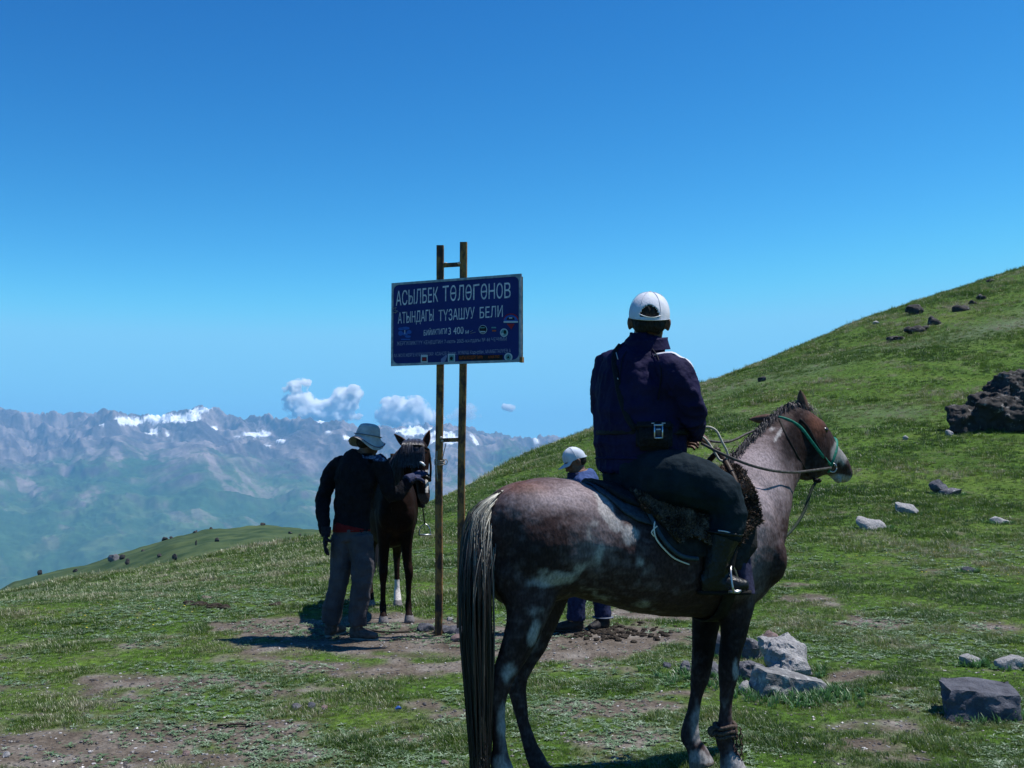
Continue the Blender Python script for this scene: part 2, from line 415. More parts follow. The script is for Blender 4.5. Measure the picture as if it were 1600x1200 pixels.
def build_hill():
    pts = [(-60, 950), (0, 926), (30, 908), (66, 899), (110, 889), (150, 880), (187, 867), (235, 852), (281, 838), (328, 828), (370, 826), (415, 822), (469, 827), (520, 829), (600, 850), (700, 880), (800, 920)]
    nc, nr = 260, 110
    u = np.linspace(-.56, 0.02, nc); s = np.linspace(0, 1, nr)
    tgt = np.interp(u, [(x - 800) / FPX for x, y in pts], [(710 - y) / FPX for x, y in pts])
    Dc = 210.0
    D = 90 + 230 * s
    U, DD = np.meshgrid(u, D); X = U * DD
    crest = CZ + tgt[None, :] * Dc
    d = (DD - Dc)
    Z = crest - 0.0016 * d * d * np.where(d < 0, 1.0, 3.0) + d * tgt[None, :] * 0.9
    Z = Z + 1.1 * fbm(X * .04, DD * .04, 2., 4) + .35 * fbm(X * .25, DD * .25, 4., 3)
    v = np.stack([X.ravel(), DD.ravel(), Z.ravel()], 1)
    i = np.arange(nr - 1)[:, None] * nc; j = np.arange(nc - 1)[None, :]
    fc = np.stack([(i + j).ravel(), (i + j + 1).ravel(), (i + nc + j + 1).ravel(), (i + nc + j).ravel()], 1)
    me = np_mesh("hill", v, fc)
    link("hill", me, mat("hill_turf", (.026, .052, .022), (.07, .10, .04), .22, .95, .8, 1.2, 9, .1), kind='structure')
    return Dc, lambda px: np.interp((px - 800) / FPX, u, (Z[int((Dc - 90) / 230 * (nr - 1))]))
# ------------------------------------------------------------------ horses
def strands(name, roots, paths_fn, count, seg, r0, r1, m, parent, n=3, **kw):
    """hair: each strand a thin 3-sided taper; paths_fn(k) -> (seg+1,3) array"""
    V = []; F = []; base = 0; ring = np.arange(n) * 2 * math.pi / n
    cs, sn = np.cos(ring), np.sin(ring)
    tint = []
    for k in range(count):
        p = paths_fn(k)
        t = np.gradient(p, axis=0); t /= np.linalg.norm(t, axis=1)[:, None] + 1e-9
        a = np.cross(t, np.array([.3, 1, .2])); a /= np.linalg.norm(a, axis=1)[:, None] + 1e-9
        b = np.cross(t, a)
        r = np.linspace(r0, r1, len(p))[:, None]
        rings = p[:, None, :] + (a[:, None, :] * cs[None, :, None] + b[:, None, :] * sn[None, :, None]) * r[:, None, :]
        V.append(rings.reshape(-1, 3)); tint += [rng.random()] * (len(p) * n)
        for i in range(len(p) - 1):
            for j in range(n):
                j2 = (j + 1) % n
                F.append((base + i * n + j, base + i * n + j2, base + (i + 1) * n + j2, base + (i + 1) * n + j))
        base += len(p) * n
    me = np_mesh(name, np.vstack(V), np.array(F)); attr(me, "tint", tint)
    return link(name, me, m, parent, **kw)
def hair_mat(name, dark, light, pos=None, rough=.45):
    """hair whose colour varies strand by strand (attribute tint 0..1) and by attribute pale"""
    m, N, L, B = new_mat(name); B.inputs['Roughness'].default_value = rough; B.inputs['Specular IOR Level'].default_value = .5
    a = N.new('ShaderNodeAttribute'); a.attribute_name = pos or "tint"
    r = N.new('ShaderNodeValToRGB'); r.color_ramp.elements[0].color = (*dark, 1); r.color_ramp.elements[1].color = (*light, 1)
    r.color_ramp.elements[0].position = .1; r.color_ramp.elements[1].position = .95
    L.new(a.outputs['Fac'], r.inputs[0]); L.new(r.outputs[0], B.inputs[0]); return m

def coat_mat(name, use_attr=True):
    m, N, L, B = new_mat(name)
    B.inputs['Roughness'].default_value = .62; B.inputs['Specular IOR Level'].default_value = .05
    at = N.new('ShaderNodeAttribute'); at.attribute_name = "coat"
    tc = N.new('ShaderNodeTexCoord')
    mp = N.new('ShaderNodeMapping'); mp.inputs['Scale'].default_value = (1, 1, .55); L.new(tc.outputs['Object'], mp.inputs[0])
    n1 = N.new('ShaderNodeTexNoise'); n1.inputs['Scale'].default_value = 110; n1.inputs['Detail'].default_value = 4; L.new(mp.outputs[0], n1.inputs['Vector'])
    r = N.new('ShaderNodeValToRGB'); r.color_ramp.elements[0].position = .36; r.color_ramp.elements[1].position = .68
    r.color_ramp.elements[0].color = (.74, .73, .73, 1); r.color_ramp.elements[1].color = (1.32, 1.3, 1.3, 1); L.new(n1.outputs[0], r.inputs[0])
    x = N.new('ShaderNodeMix'); x.data_type = 'RGBA'; x.blend_type = 'MULTIPLY'; x.inputs[0].default_value = 1.0
    L.new(at.outputs[0], x.inputs[6]); L.new(r.outputs[0], x.inputs[7]); L.new(x.outputs[2], B.inputs[0])
    b = N.new('ShaderNodeBump'); b.inputs['Strength'].default_value = .35; b.inputs['Distance'].default_value = .01
    n2 = N.new('ShaderNodeTexNoise'); n2.inputs['Scale'].default_value = 60; n2.inputs['Detail'].default_value = 6; L.new(mp.outputs[0], n2.inputs['Vector'])
    L.new(n2.outputs[0], b.inputs['Height']); L.new(b.outputs[0], B.inputs['Normal'])
    return m

YAW = math.radians(16)
HF = Vector((math.cos(YAW), math.sin(YAW), 0)); HL = Vector((-math.sin(YAW), math.cos(YAW), 0))
def HD(px): return 4.60 + (px - 750) / 460 * .42
# torso stations: px of top, y top, y bottom, half width
TS = [(752, 800, 890, .09), (764, 776, 925, .17), (785, 761, 945, .24), (815, 750, 950, .278), (850, 745, 942, .285), (890, 748, 932, .278), (930, 763, 941, .282), (970, 776, 953, .298),
      (1020, 781, 961, .302), (1070, 776, 965, .29), (1108, 762, 966, .268), (1138, 745, 960, .235), (1162, 742, 950, .215), (1186, 762, 930, .175), (1202, 800, 905, .125), (1208, 840, 885, .06)]
_tx = np.array([t[0] for t in TS], float)
def torso_pt(px, phi, off=0.0):
    """phi 0 = spine, + towards the near (camera) side, pi = belly"""
    yt, yb, hw = (np.interp(px, _tx, [t[k] for t in TS]) for k in (1, 2, 3))
    D = HD(px); T = P(px, yt, D); Bm = P(px, yb, D); Bm.x = T.x
    c = (T + Bm) / 2; h = (T - Bm).length / 2
    s, co = math.sin(phi), math.cos(phi)
    w = hw * (abs(s) ** .9) * math.copysign(1, s)
    return c + Vector((0, 0, 1)) * (h + off) * co - HL * (w + off * s)

def build_rider_horse():
    root = empty("horse", GV(P(960, 1200, 4.8).x, 4.8), "grey-brown roan horse with white patches carrying the rider in the foreground", "horse")
    bm = bmnew()
    rings = [[torso_pt(px, 2 * math.pi * i / 24) for i in range(24)] for px in np.concatenate([np.linspace(752, 790, 5)[:-1], np.linspace(790, 1208, 26)])]
    ring_loft(bm, rings)
    # neck and head: (crest px), (throat px), depth, half width
    def sect(rows, lat, n=18, k=3, e=.92):
        T = [P(r[0], r[1], r[4]) for r in rows]; B_ = [P(r[2], r[3], r[4]) for r in rows]; W = [r[5] for r in rows]
        Cn = [(a + b) / 2 for a, b in zip(T, B_)]; Hh = [(*(a - b) / 2,) for a, b in zip(T, B_)]
        vals = [(*h, w, l[0], l[1], l[2]) for h, w, l in zip(Hh, W, [lat(i / (len(rows) - 1)) for i in range(len(rows))])]
        cs, V = resample(Cn, vals, k)
        rings = []
        for c, v in zip(cs, V):
            up = Vector(v[:3]); l = Vector(v[4:7]).normalized() * v[3]
            rings.append(ell_ring(c, l, up, n, e))
        ring_loft(bm, rings)
    neck = [(1120, 745, 1180, 930, 4.95, .17), (1146, 716, 1217, 858, 5.02, .135), (1170, 690, 1226, 806, 5.12, .105), (1195, 667, 1232, 775, 5.24, .088), (1220, 645, 1240, 757, 5.34, .080), (1240, 640, 1252, 740, 5.40, .07)]
    HH = Vector((.62, .62, -.5)).normalized()
    LH = Vector((-.72, .69, 0))
    sect(neck, lambda t: (HL * (1 - t) + LH * t))
    head = [(1226, 640, 1240, 738, 5.36, .055), (1240, 634, 1250, 750, 5.38, .078), (1258, 640, 1262, 751, 5.42, .088), (1274, 652, 1272, 748, 5.47, .088), (1288, 671, 1281, 744, 5.52, .074), (1301, 691, 1290, 742, 5.57, .058),
            (1312, 706, 1299, 745, 5.62, .05), (1320, 720, 1309, 753, 5.66, .05), (1324, 733, 1317, 755, 5.69, .04), (1323, 742, 1320, 750, 5.70, .02)]
    sect(head, lambda t: LH)
    # brow, cheek and nostril masses
    ellipsoid(bm, P(1283, 668, 5.42), HH * .04, LH * .022, Vector((0, 0, .026)))
    ellipsoid(bm, P(1262, 712, 5.36), HH * .075, LH * .03, Vector((0, 0, .09)))
    ellipsoid(bm, P(1318, 728, 5.60), HH * .025, LH * .018, Vector((0, 0, .022)))
    ellipsoid(bm, P(1308, 750, 5.61), HH * .03, LH * .025, Vector((0, 0, .016)))
    # hips, thighs, shoulder masses
    U = Vector((0, 0, 1))
    ellipsoid(bm, P(824, 835, 4.54), HF * .19, HL * .12, U * .22)
    ellipsoid(bm, P(852, 845, 4.80), HF * .18, HL * .12, U * .22)
    ellipsoid(bm, P(1160, 835, 4.86), HF * .13, HL * .10, U * .24)
    ellipsoid(bm, P(1150, 835, 5.10), HF * .13, HL * .10, U * .24)
    ellipsoid(bm, P(1192, 870, 4.97), HF * .09, HL * .17, U * .14)
    def leg(rows):
        pts = [P(r[0], r[1], r[3]) for r in rows]
        tube(bm, pts, [(r[4], r[2] / FPX * r[3]) for r in rows], 14, HL, 3)
    leg([(815, 845, 62, 4.56, .10), (820, 885, 60, 4.54, .115), (826, 925, 49, 4.51, .10), (824, 962, 34, 4.48, .078), (812, 1000, 27, 4.46, .06), (794, 1040, 21, 4.45, .047), (782, 1070, 18.5, 4.44, .042), (777, 1092, 16, 4.44, .037),
         (778, 1125, 12.5, 4.44, .029), (780, 1165, 12.5, 4.44, .029), (784, 1200, 16.5, 4.44, .036), (792, 1222, 14, 4.44, .034), (799, 1238, 17, 4.44, .042), (804, 1262, 22, 4.44, .05)])
    leg([(850, 870, 55, 4.84, .10), (852, 920, 42, 4.84, .09), (846, 965, 30, 4.83, .07), (832, 1010, 20, 4.82, .05), (815, 1046, 15.5, 4.81, .042), (808, 1070, 15, 4.81, .038), (811, 1095, 12, 4.81, .032),
         (818, 1130, 10.5, 4.81, .027), (829, 1165, 12, 4.81, .028), (838, 1188, 15, 4.81, .034), (848, 1203, 13, 4.81, .032), (855, 1212, 16, 4.81, .04), (862, 1224, 20, 4.81, .047)])
    leg([(1150, 880, 45, 4.86, .09), (1152, 925, 34, 4.86, .08), (1149, 962, 27, 4.85, .066), (1145, 1000, 21, 4.84, .054), (1140, 1030, 17.5, 4.83, .048), (1138, 1054, 17, 4.83, .045), (1136, 1078, 13, 4.83, .035), (1134, 1104, 10.5, 4.83, .028),
         (1133, 1130, 12, 4.83, .030), (1132, 1152, 16, 4.83, .037), (1137, 1172, 13.5, 4.83, .034), (1142, 1188, 17, 4.82, .042), (1148, 1218, 23, 4.81, .052)])
    leg([(1118, 890, 42, 5.08, .09), (1108, 940, 29, 5.08, .075), (1102, 975, 22, 5.08, .06), (1099, 1010, 17.5, 5.07, .05), (1096, 1040, 16, 5.07, .046), (1093, 1060, 15, 5.07, .042), (1088, 1083, 11.5, 5.07, .034), (1083, 1112, 10.5, 5.06, .028),
         (1079, 1136, 13, 5.06, .032), (1078, 1152, 15, 5.06, .036), (1084, 1166, 13, 5.05, .034), (1091, 1177, 16, 5.05, .042), (1098, 1200, 22, 5.04, .052)])
    # dock of the tail
    tube(bm, [P(808, 786, 4.62), P(786, 781, 4.58), P(770, 794, 4.55), P(760, 835, 4.54)], [.05, .042, .032, .02], 10)
    me = remesh(bm, .0105, 9, .5)
    c = coords(me); px, py = to_px(c)
    near = ((c - np.array(torso_pt(960, 0))) @ np.array(HL)) < 0.05
    x, y, z = c.T
    n = fbm(x * 5, y * 5, z * 5, 4); n2 = fbm(x * 16, y * 16, z * 16, 3); n3 = fbm(x * 45, y * 45, z * 20, 2)
    brown = np.array([.046, .028, .028]); dark = np.array([.005, .0035, .0035]); pale = np.array([.30, .29, .29]); grey = np.array([.28, .235, .25])
    def blob(cx, cy, sx, sy, s=1.0, a=0.0):
        ca, sa = math.cos(a), math.sin(a); dx, dy = px - cx, py - cy
        return s * np.exp(-(((dx * ca + dy * sa) / sx) ** 2 + ((-dx * sa + dy * ca) / sy) ** 2))
    rn = blob(1160, 750, 60, 60, .95) + blob(1190, 740, 40, 50, .7) + blob(860, 778, 80, 24, .8) + blob(1175, 850, 30, 70, .7) + blob(930, 850, 40, 40, .55) + blob(900, 770, 40, 20, .3)  # grey roan coat, with the sunlit sheen of croup and neck painted in
    n4 = fbm((x * .96 + y * .28) * 22, (y * .96 - x * .28) * 60, z * 60, 3)
    roan = np.clip(rn * 1.08 + .12 * n + .08 * n2 + .20 * n3 + .30 * n4, 0, 1) * .88
    wh = np.zeros(len(c))
    for b in [(948, 800, 10, 36, 1.1, -.45), (962, 822, 14, 18, .9, -.5), (985, 838, 18, 22, 1.0, 0), (935, 870, 12, 30, .8, .2), (1000, 880, 18, 14, .5, .8), (925, 820, 14, 14, .6, 0), (922, 835, 11, 30, .75, -.2), (868, 905, 48, 16, .95, -.15), (850, 895, 16, 14, .7, 0), (905, 890, 34, 12, .7, -.6), (930, 930, 60, 14, .5, .3), (1010, 948, 75, 16, .5, .1),
              (1010, 890, 12, 40, .5, .6), (1070, 945, 30, 12, .5, 0), (836, 985, 14, 34, .85, .3), (840, 960, 18, 20, .6, 0), (792, 1050, 17, 26, .9, .2), (786, 1130, 14, 70, .78, 0), (784, 1200, 20, 40, .7, 0), (1150, 1045, 8, 24, .95, 0), (1098, 1190, 24, 22, .9, 0), (1088, 1120, 14, 50, .62, 0),
              (1134, 1100, 12, 40, .62, 0), (1148, 1200, 26, 30, .7, 0), (1316, 700, 15, 24, 1.5, .6), (1306, 750, 24, 9, 1.2, 0), (1206, 668, 12, 10, .7, .6), (1216, 680, 5, 25, .7, .5), (835, 1160, 20, 60, .35, 0)]:
        wh = np.maximum(wh, blob(*b))
    wh = sstep(.40, .72, wh + .30 * n + .26 * n2 + .16 * n3) * .92
    dk = np.clip(blob(1262, 700, 32, 42, 1.1) + blob(1235, 690, 16, 34, .9, .3) + blob(1205, 655, 26, 12, 1.0, -.6) + blob(1250, 620, 14, 22, .6) + blob(830, 870, 60, 45, .6) + blob(1140, 1000, 40, 60, .8) + blob(1100, 1000, 30, 60, .8) + blob(820, 1010, 26, 40, .5) + blob(1205, 890, 20, 50, .5) + blob(1289, 672, 7, 6, 1.2) + blob(1318, 728, 8, 6, .8) + blob(1308, 744, 12, 3, .8, .15), 0, 1)
    col = brown[None] * (1 - roan[:, None]) + grey[None] * roan[:, None]
    col = col * (1 - .85 * dk[:, None]) + dark[None] * .85 * dk[:, None]
    red = np.array([.13, .055, .035]); rb = np.clip(blob(1275, 662, 16, 20, .8) + blob(815, 762, 45, 14, .6), 0, 1)[:, None]
    col = col * (1 - rb) + red * rb
    col = col * (1 - wh[:, None]) + pale[None] * wh[:, None]
    hoof = (z < 0.07)[:, None]
    col = np.where(hoof, np.array([.16, .135, .115])[None], col)
    attr(me, "coat", np.hstack([col, np.ones((len(c), 1))]), 'FLOAT_COLOR')
    cm = coat_mat("roan_coat")
    setco(me, c + normals(me) * (.004 * n2 + .006 * n)[:, None])
    me_body = me; link("body", me, cm, root)
    # ears: hollow leaf shapes
    em = mat("ear_hide", (.05, .03, .026), (.16, .085, .06), 30, .7)
    for tip, b0, w, dd in (((1250, 609), (1256, 644), .034, 5.40), ((1170, 655), (1212, 655), .034, 5.50)):
        e = bmnew(); T = P(*tip, dd - .02 if w == .034 and tip[0] > 1200 else dd + .05); B0 = P(*b0, dd); ax = T - B0
        lt = ax.cross(Vector((.35, 1, 0))).normalized(); fr = lt.cross(ax).normalized()
        rings = []
        for i in range(9):
            t = i / 8; ww = w * math.sin(math.pi * min(.98, (.28 + .72 * t))) ** .8 * (1.0 if t < .98 else .3)
            cc = B0 + ax * t + fr * (.012 * math.sin(t * 3))
            r = []
            for q in range(9):
                a = -2.1 + 4.2 * q / 8
                r.append(cc + lt * ww * math.sin(a) * .8 + fr * ww * (-math.cos(a)) * .8)
            rings.append(r)
        ring_loft(e, rings, False, False)
        me = bm_mesh("ear", e); o = link("ear", me, em, root)
        s = o.modifiers.new("s", 'SOLIDIFY'); s.thickness = .007
    em2 = mat("eye_wet", (.006, .004, .004), rough=.2, spec=.5)
    e = bmnew(); ellipsoid(e, P(1288, 672, 5.405), Vector((.019, 0, 0)), Vector((0, .016, 0)), Vector((0, 0, .015))); link("eye", bm_mesh("eye", e), em2, root)
    e = bmnew(); ellipsoid(e, P(1318, 727, 5.585), HH * .011, LH * .006, Vector((0, 0, .014))); link("nostril", bm_mesh("nostril", e), mat("nostril_dark", (.015, .01, .01)), root)
    # mane
    mm = hair_mat("mane_hair", (.012, .01, .01), (.10, .08, .085))
    crest = [np.array(P(*q)) for q in ((1238, 634, 5.40), (1220, 643, 5.36), (1200, 660, 5.26), (1180, 681, 5.15), (1158, 702, 5.05), (1138, 722, 4.98))]
    cr = np.array(crest)
    def mpath(k):
        t = rng.random() ** 1.3 * (len(cr) - 1.001); i = int(t); b = cr[i] + (cr[i + 1] - cr[i]) * (t - i)
        L_ = rng.uniform(.05, .13); s = np.linspace(0, 1, 6)[:, None]
        side = np.array([-.05, -.45, .0]) if rng.random() < .7 else np.array([-.3, .5, 0.1])
        d = side + rng.normal(0, .12, 3)
        jit = rng.normal(0, .008, 3)
        return b + jit + np.array([0, 0, .012]) + d * s * L_ * .8 + np.array([-.25, 0, -1.0]) * L_ * (s ** 1.6)
    strands("mane", None, mpath, 750, 5, .0022, .0008, mm, root)
    fl = [np.array(P(*q)) for q in ((1232, 634, 5.37), (1246, 630, 5.40), (1262, 637, 5.43))]
    def fpath(k):
        t = rng.random() * 1.999; i = int(t); b = fl[i] + (fl[i + 1] - fl[i]) * (t - i); s = np.linspace(0, 1, 6)[:, None]
        L_ = rng.uniform(.04, .09); d = np.array([.5, -.3, 0]) + rng.normal(0, .2, 3)
        return b + rng.normal(0, .008, 3) + d * s * L_ * .6 + np.array([0, 0, 1.0]) * L_ * (.5 * s - 1.1 * s ** 2)
    strands("forelock", None, fpath, 260, 5, .002, .0008, mm, root)
    # tail: arches off the dock and hangs to the ground
    tm, N, L, B = new_mat("tail_hair"); B.inputs['Roughness'].default_value = .4
    a = N.new('ShaderNodeAttribute'); a.attribute_name = "tailcol"; L.new(a.outputs[0], B.inputs[0])
    cols = []
    def tpath(k):
        q = rng.random(); w = rng.normal(0, .42)
        w = max(-1.05, min(1.05, w)); dp = rng.normal(0, .045)
        st = rng.random() ** 1.5                       # how far down the dock the strand starts
        b = P(786 - 24 * st, 766 + 60 * st, 4.56 - .02 * st)
        yend = min(1275, rng.uniform(1120, 1290))
        xs = [b, P(764 - 17 * (1 - st) + w * 14, 800 + 60 * st, 4.50 + dp * .6), P(743 + w * 22 + 6 * st, 880 + 30 * st, 4.47 + dp), P(745 + w * 24, 980, 4.45 + dp), P(748 + w * 20, 1090, 4.44 + dp), P(750 + w * 15, 1180, 4.43 + dp), P(752 + w * 12 + rng.normal(0, 3), yend, 4.42 + dp)]
        pp, _ = resample(xs, [0] * 7, 3)
        p = np.array([[*v] for v in pp]); cl_ = int(w * 9 + 20); p[:, 0] += .005 * np.sin(np.linspace(0, 7, len(p)) + cl_ * 2.1) + (np.round(w * 9) / 9 - w) * .010 * np.linspace(0, 1, len(p)) + rng.normal(0, .003) * np.linspace(0, 1, len(p)); p[:, 1] += .006 * np.sin(np.linspace(0, 11, len(p)) + cl_)
        n_ = len(p); s = np.linspace(0, 1, n_)
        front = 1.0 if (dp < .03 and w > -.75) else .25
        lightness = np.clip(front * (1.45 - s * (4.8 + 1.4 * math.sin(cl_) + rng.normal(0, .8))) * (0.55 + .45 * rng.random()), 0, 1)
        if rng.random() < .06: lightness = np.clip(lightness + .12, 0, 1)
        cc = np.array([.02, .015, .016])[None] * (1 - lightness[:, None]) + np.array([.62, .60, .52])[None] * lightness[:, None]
        cols.append(np.repeat(cc, 3, axis=0))
        return p
    tc_ = bmnew(); tube(tc_, [P(782, 772, 4.57), P(762, 800, 4.53), P(749, 860, 4.49), P(746, 960, 4.47), P(748, 1080, 4.455), P(750, 1200, 4.445), P(752, 1258, 4.44)], [(.03, .02), (.045, .035), (.055, .05), (.06, .058), (.055, .05), (.04, .036), (.02, .018)], 16, Vector((0, 1, 0)), 4)
    tcm = bm_mesh("tail_core", tc_); displace(tcm, lambda c: .006 * vnoise(c[:, 0] * 60, c[:, 1] * 60, c[:, 2] * 4)); link("tail_core", tcm, mat("tail_core_hair", (.008, .006, .006), (.03, .025, .024), 120, .7, .8, 160, stretch=(1, 1, .04)), root)
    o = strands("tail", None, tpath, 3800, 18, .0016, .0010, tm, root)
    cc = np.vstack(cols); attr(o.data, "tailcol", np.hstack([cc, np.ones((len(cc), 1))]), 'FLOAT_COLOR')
    # halter and bridle
    hm = mat("green_halter_webbing", (.008, .11, .075), (.02, .2, .14), 90, .6)
    lm = mat("black_leather", (.008, .0075, .0075), (.02, .018, .017), 40, .65, spec=.1)
    from mathutils.bvhtree import BVHTree
    bvh = BVHTree.FromPolygons([v.co for v in me_body.vertices], [p.vertices for p in me_body.polygons])
    def proj(x, y, off=.004):
        o_ = Vector((0, 0, CZ)); d = (P(x, y, 5.0) - o_).normalized(); h = bvh.ray_cast(o_, d)
        return (h[0] - d * off) if h[0] else P(x, y, 5.35)
    def strap(name, pts, r, m, n=8, k=4, parent=root, flat=None):
        b = bmnew(); tube(b, pts, [flat or r] * len(pts), n, Vector((0, 1, 0)), k); return link(name, bm_mesh(name, b), m, parent)
    strap("cheek_strap", [proj(*q_) for q_ in ((1216, 652), (1226, 654), (1240, 660), (1252, 669), (1263, 683), (1275, 699), (1286, 713), (1297, 726))], .007, hm, flat=(.004, .008))
    strap("noseband", [P(1299, 684, 5.60), P(1306, 687, 5.54), proj(1307, 694), proj(1306, 704), proj(1302, 716), proj(1298, 727), proj(1293, 738)], .009, hm, flat=(.004, .010))
    strap("throat_strap", [proj(*q_, .003) for q_ in ((1218, 655), (1226, 675), (1236, 695), (1247, 715), (1257, 732), (1264, 743))], .006, lm, flat=(.003, .007))
    b = bmnew()
    for t in range(24):
        a0 = 2 * math.pi * t / 24
    pts = [P(1301 + 6 * math.cos(a), 731 + 7 * math.sin(a), 5.475) for a in np.linspace(0, 2 * math.pi, 17)]
    tube(b, pts, [.004] * 17, 6, Vector((0, 1, 0)), 1); link("bit_ring", bm_mesh("bit_ring", b), mat("worn_steel", (.35, .35, .36), (.5, .5, .5), 30, .35, metal=.9), root)
    rm = mat("rein_leather", (.035, .03, .028), (.10, .09, .085), 60, .5)
    strap("rein", [P(1299, 731, 5.44), P(1270, 735, 5.24), P(1240, 738, 5.06), P(1205, 735, 4.90), P(1170, 726, 4.82), P(1130, 710, 4.79), P(1095, 692, 4.82)], .007, rm, flat=(.003, .0065))
    strap("cheek_piece", [proj(*q_, .004) for q_ in ((1250, 655), (1262, 668), (1274, 690), (1284, 708), (1292, 722))], .006, lm, flat=(.003, .007))
    strap("rein", [P(1296, 738, 5.70), P(1250, 700, 5.5), P(1190, 672, 5.42), P(1140, 690, 5.2), P(1100, 688, 5.02)], .006, rm)
    pm = mat("pale_cord", (.35, .33, .28), (.55, .52, .45), 150, .8)
    strap("rein_loop", [P(1090, 673, 4.86), P(1105, 667, 4.84), P(1119, 673, 4.84), P(1128, 690, 4.84), P(1136, 706, 4.85), P(1135, 717, 4.86), P(1125, 719, 4.86), P(1115, 704, 4.86), P(1104, 688, 4.86), P(1094, 680, 4.86)], .0055, pm)
    strap("lead_rope", [P(1268, 746, 5.42), P(1275, 752, 5.36), P(1268, 765, 5.34), P(1256, 800, 5.28), P(1240, 825, 5.2), P(1224, 841, 5.1), P(1213, 849, 5.02)], .008, mat("dark_green_rope", (.012, .022, .016), (.03, .045, .03), 150, .8))
    b = bmnew(); ellipsoid(b, P(1277, 751, 5.36), Vector((.022, 0, 0)), Vector((0, .02, 0)), Vector((0, 0, .013))); link("rope_knot", bm_mesh("rope_knot", b), lm, root)
    # hobble on the near foreleg
    hb = mat("hobble_rope", (.05, .035, .03), (.12, .09, .075), 90, .9, .6)
    for yy, r_ in ((1133, .009), (1141, .010), (1148, .008)):
        pts = [P(1133 + 17 * math.cos(a), yy + 5 * math.sin(a) + 2 * math.cos(a * 3), 4.83 + .055 * -math.sin(a)) for a in np.linspace(0, 2 * math.pi, 19)]
        b = bmnew(); tube(b, pts, [r_] * 19, 7, Vector((0, 0, 1)), 1); link("hobble", bm_mesh("hobble", b), hb, root)
    b = bmnew(); tube(b, [P(1118, 1137, 4.80), P(1110, 1140, 4.79), P(1112, 1148, 4.79), P(1120, 1145, 4.78)], [.012, .014, .012, .008], 7); link("hobble_toggle", bm_mesh("hobble_toggle", b), hb, root)
    for kx in (0, 9):
        pts = []
        b = bmnew()
        for q in range(6):
            c0 = P(1150 + kx * .8 + q * .3, 1143 + q * 8, 4.80)
            e_ = [c0 + Vector((.008 * math.cos(a) * (1 if q % 2 else .3), .008 * math.cos(a) * (.3 if q % 2 else 1), .016 * math.sin(a))) for a in np.linspace(0, 2 * math.pi, 9)]
            tube(b, e_, [.0028] * 9, 5, Vector((.3, 1, .2)), 1)
        link("hobble_chain", bm_mesh("hobble_chain", b), mat("rusty_chain", (.03, .022, .02), (.10, .06, .045), 60, .7, metal=.4) if kx == 0 else bpy.data.materials["rusty_chain"], root)
    build_tack(root)
    return root

def cloth_patch(name, xs, phi0, phi1, off, m, parent, rows=26, thick=.008, wr=.006, fringe=0.0, seed=0, **kw):
    """cloth lying over the horse: for each px station the sheet runs from phi0(px) on the far side to phi1(px) on the near side"""
    nx = len(xs); V = np.zeros((nx, rows + 1, 3))
    for i, px in enumerate(xs):
        for j in range(rows + 1):
            t = j / rows; ph = phi0(px) + (phi1(px) - phi0(px)) * t
            V[i, j] = torso_pt(px, ph, off)
    v = V.reshape(-1, 3)
    me0 = np_mesh(name, v, np.array([[i * (rows + 1) + j, (i + 1) * (rows + 1) + j, (i + 1) * (rows + 1) + j + 1, i * (rows + 1) + j + 1] for i in range(nx - 1) for j in range(rows)]))
    nn = fbm(v[:, 0] * 9 + seed, v[:, 1] * 9, v[:, 2] * 5, 3)
    n = normals(me0); c0 = np.array([*torso_pt(1000, math.pi / 2)]); sgn = np.sign((n * (v - np.array([*torso_pt(1000, 0)]) - np.array([0, 0, -.3]))).sum(1))
    n *= sgn[:, None]
    setco(me0, v + n * (nn * wr)[:, None])
    o = link(name, me0, m, parent, **kw)
    s = o.modifiers.new("s", 'SOLIDIFY'); s.thickness = thick; s.offset = 0
    return o, v + n * (nn * wr)[:, None], n

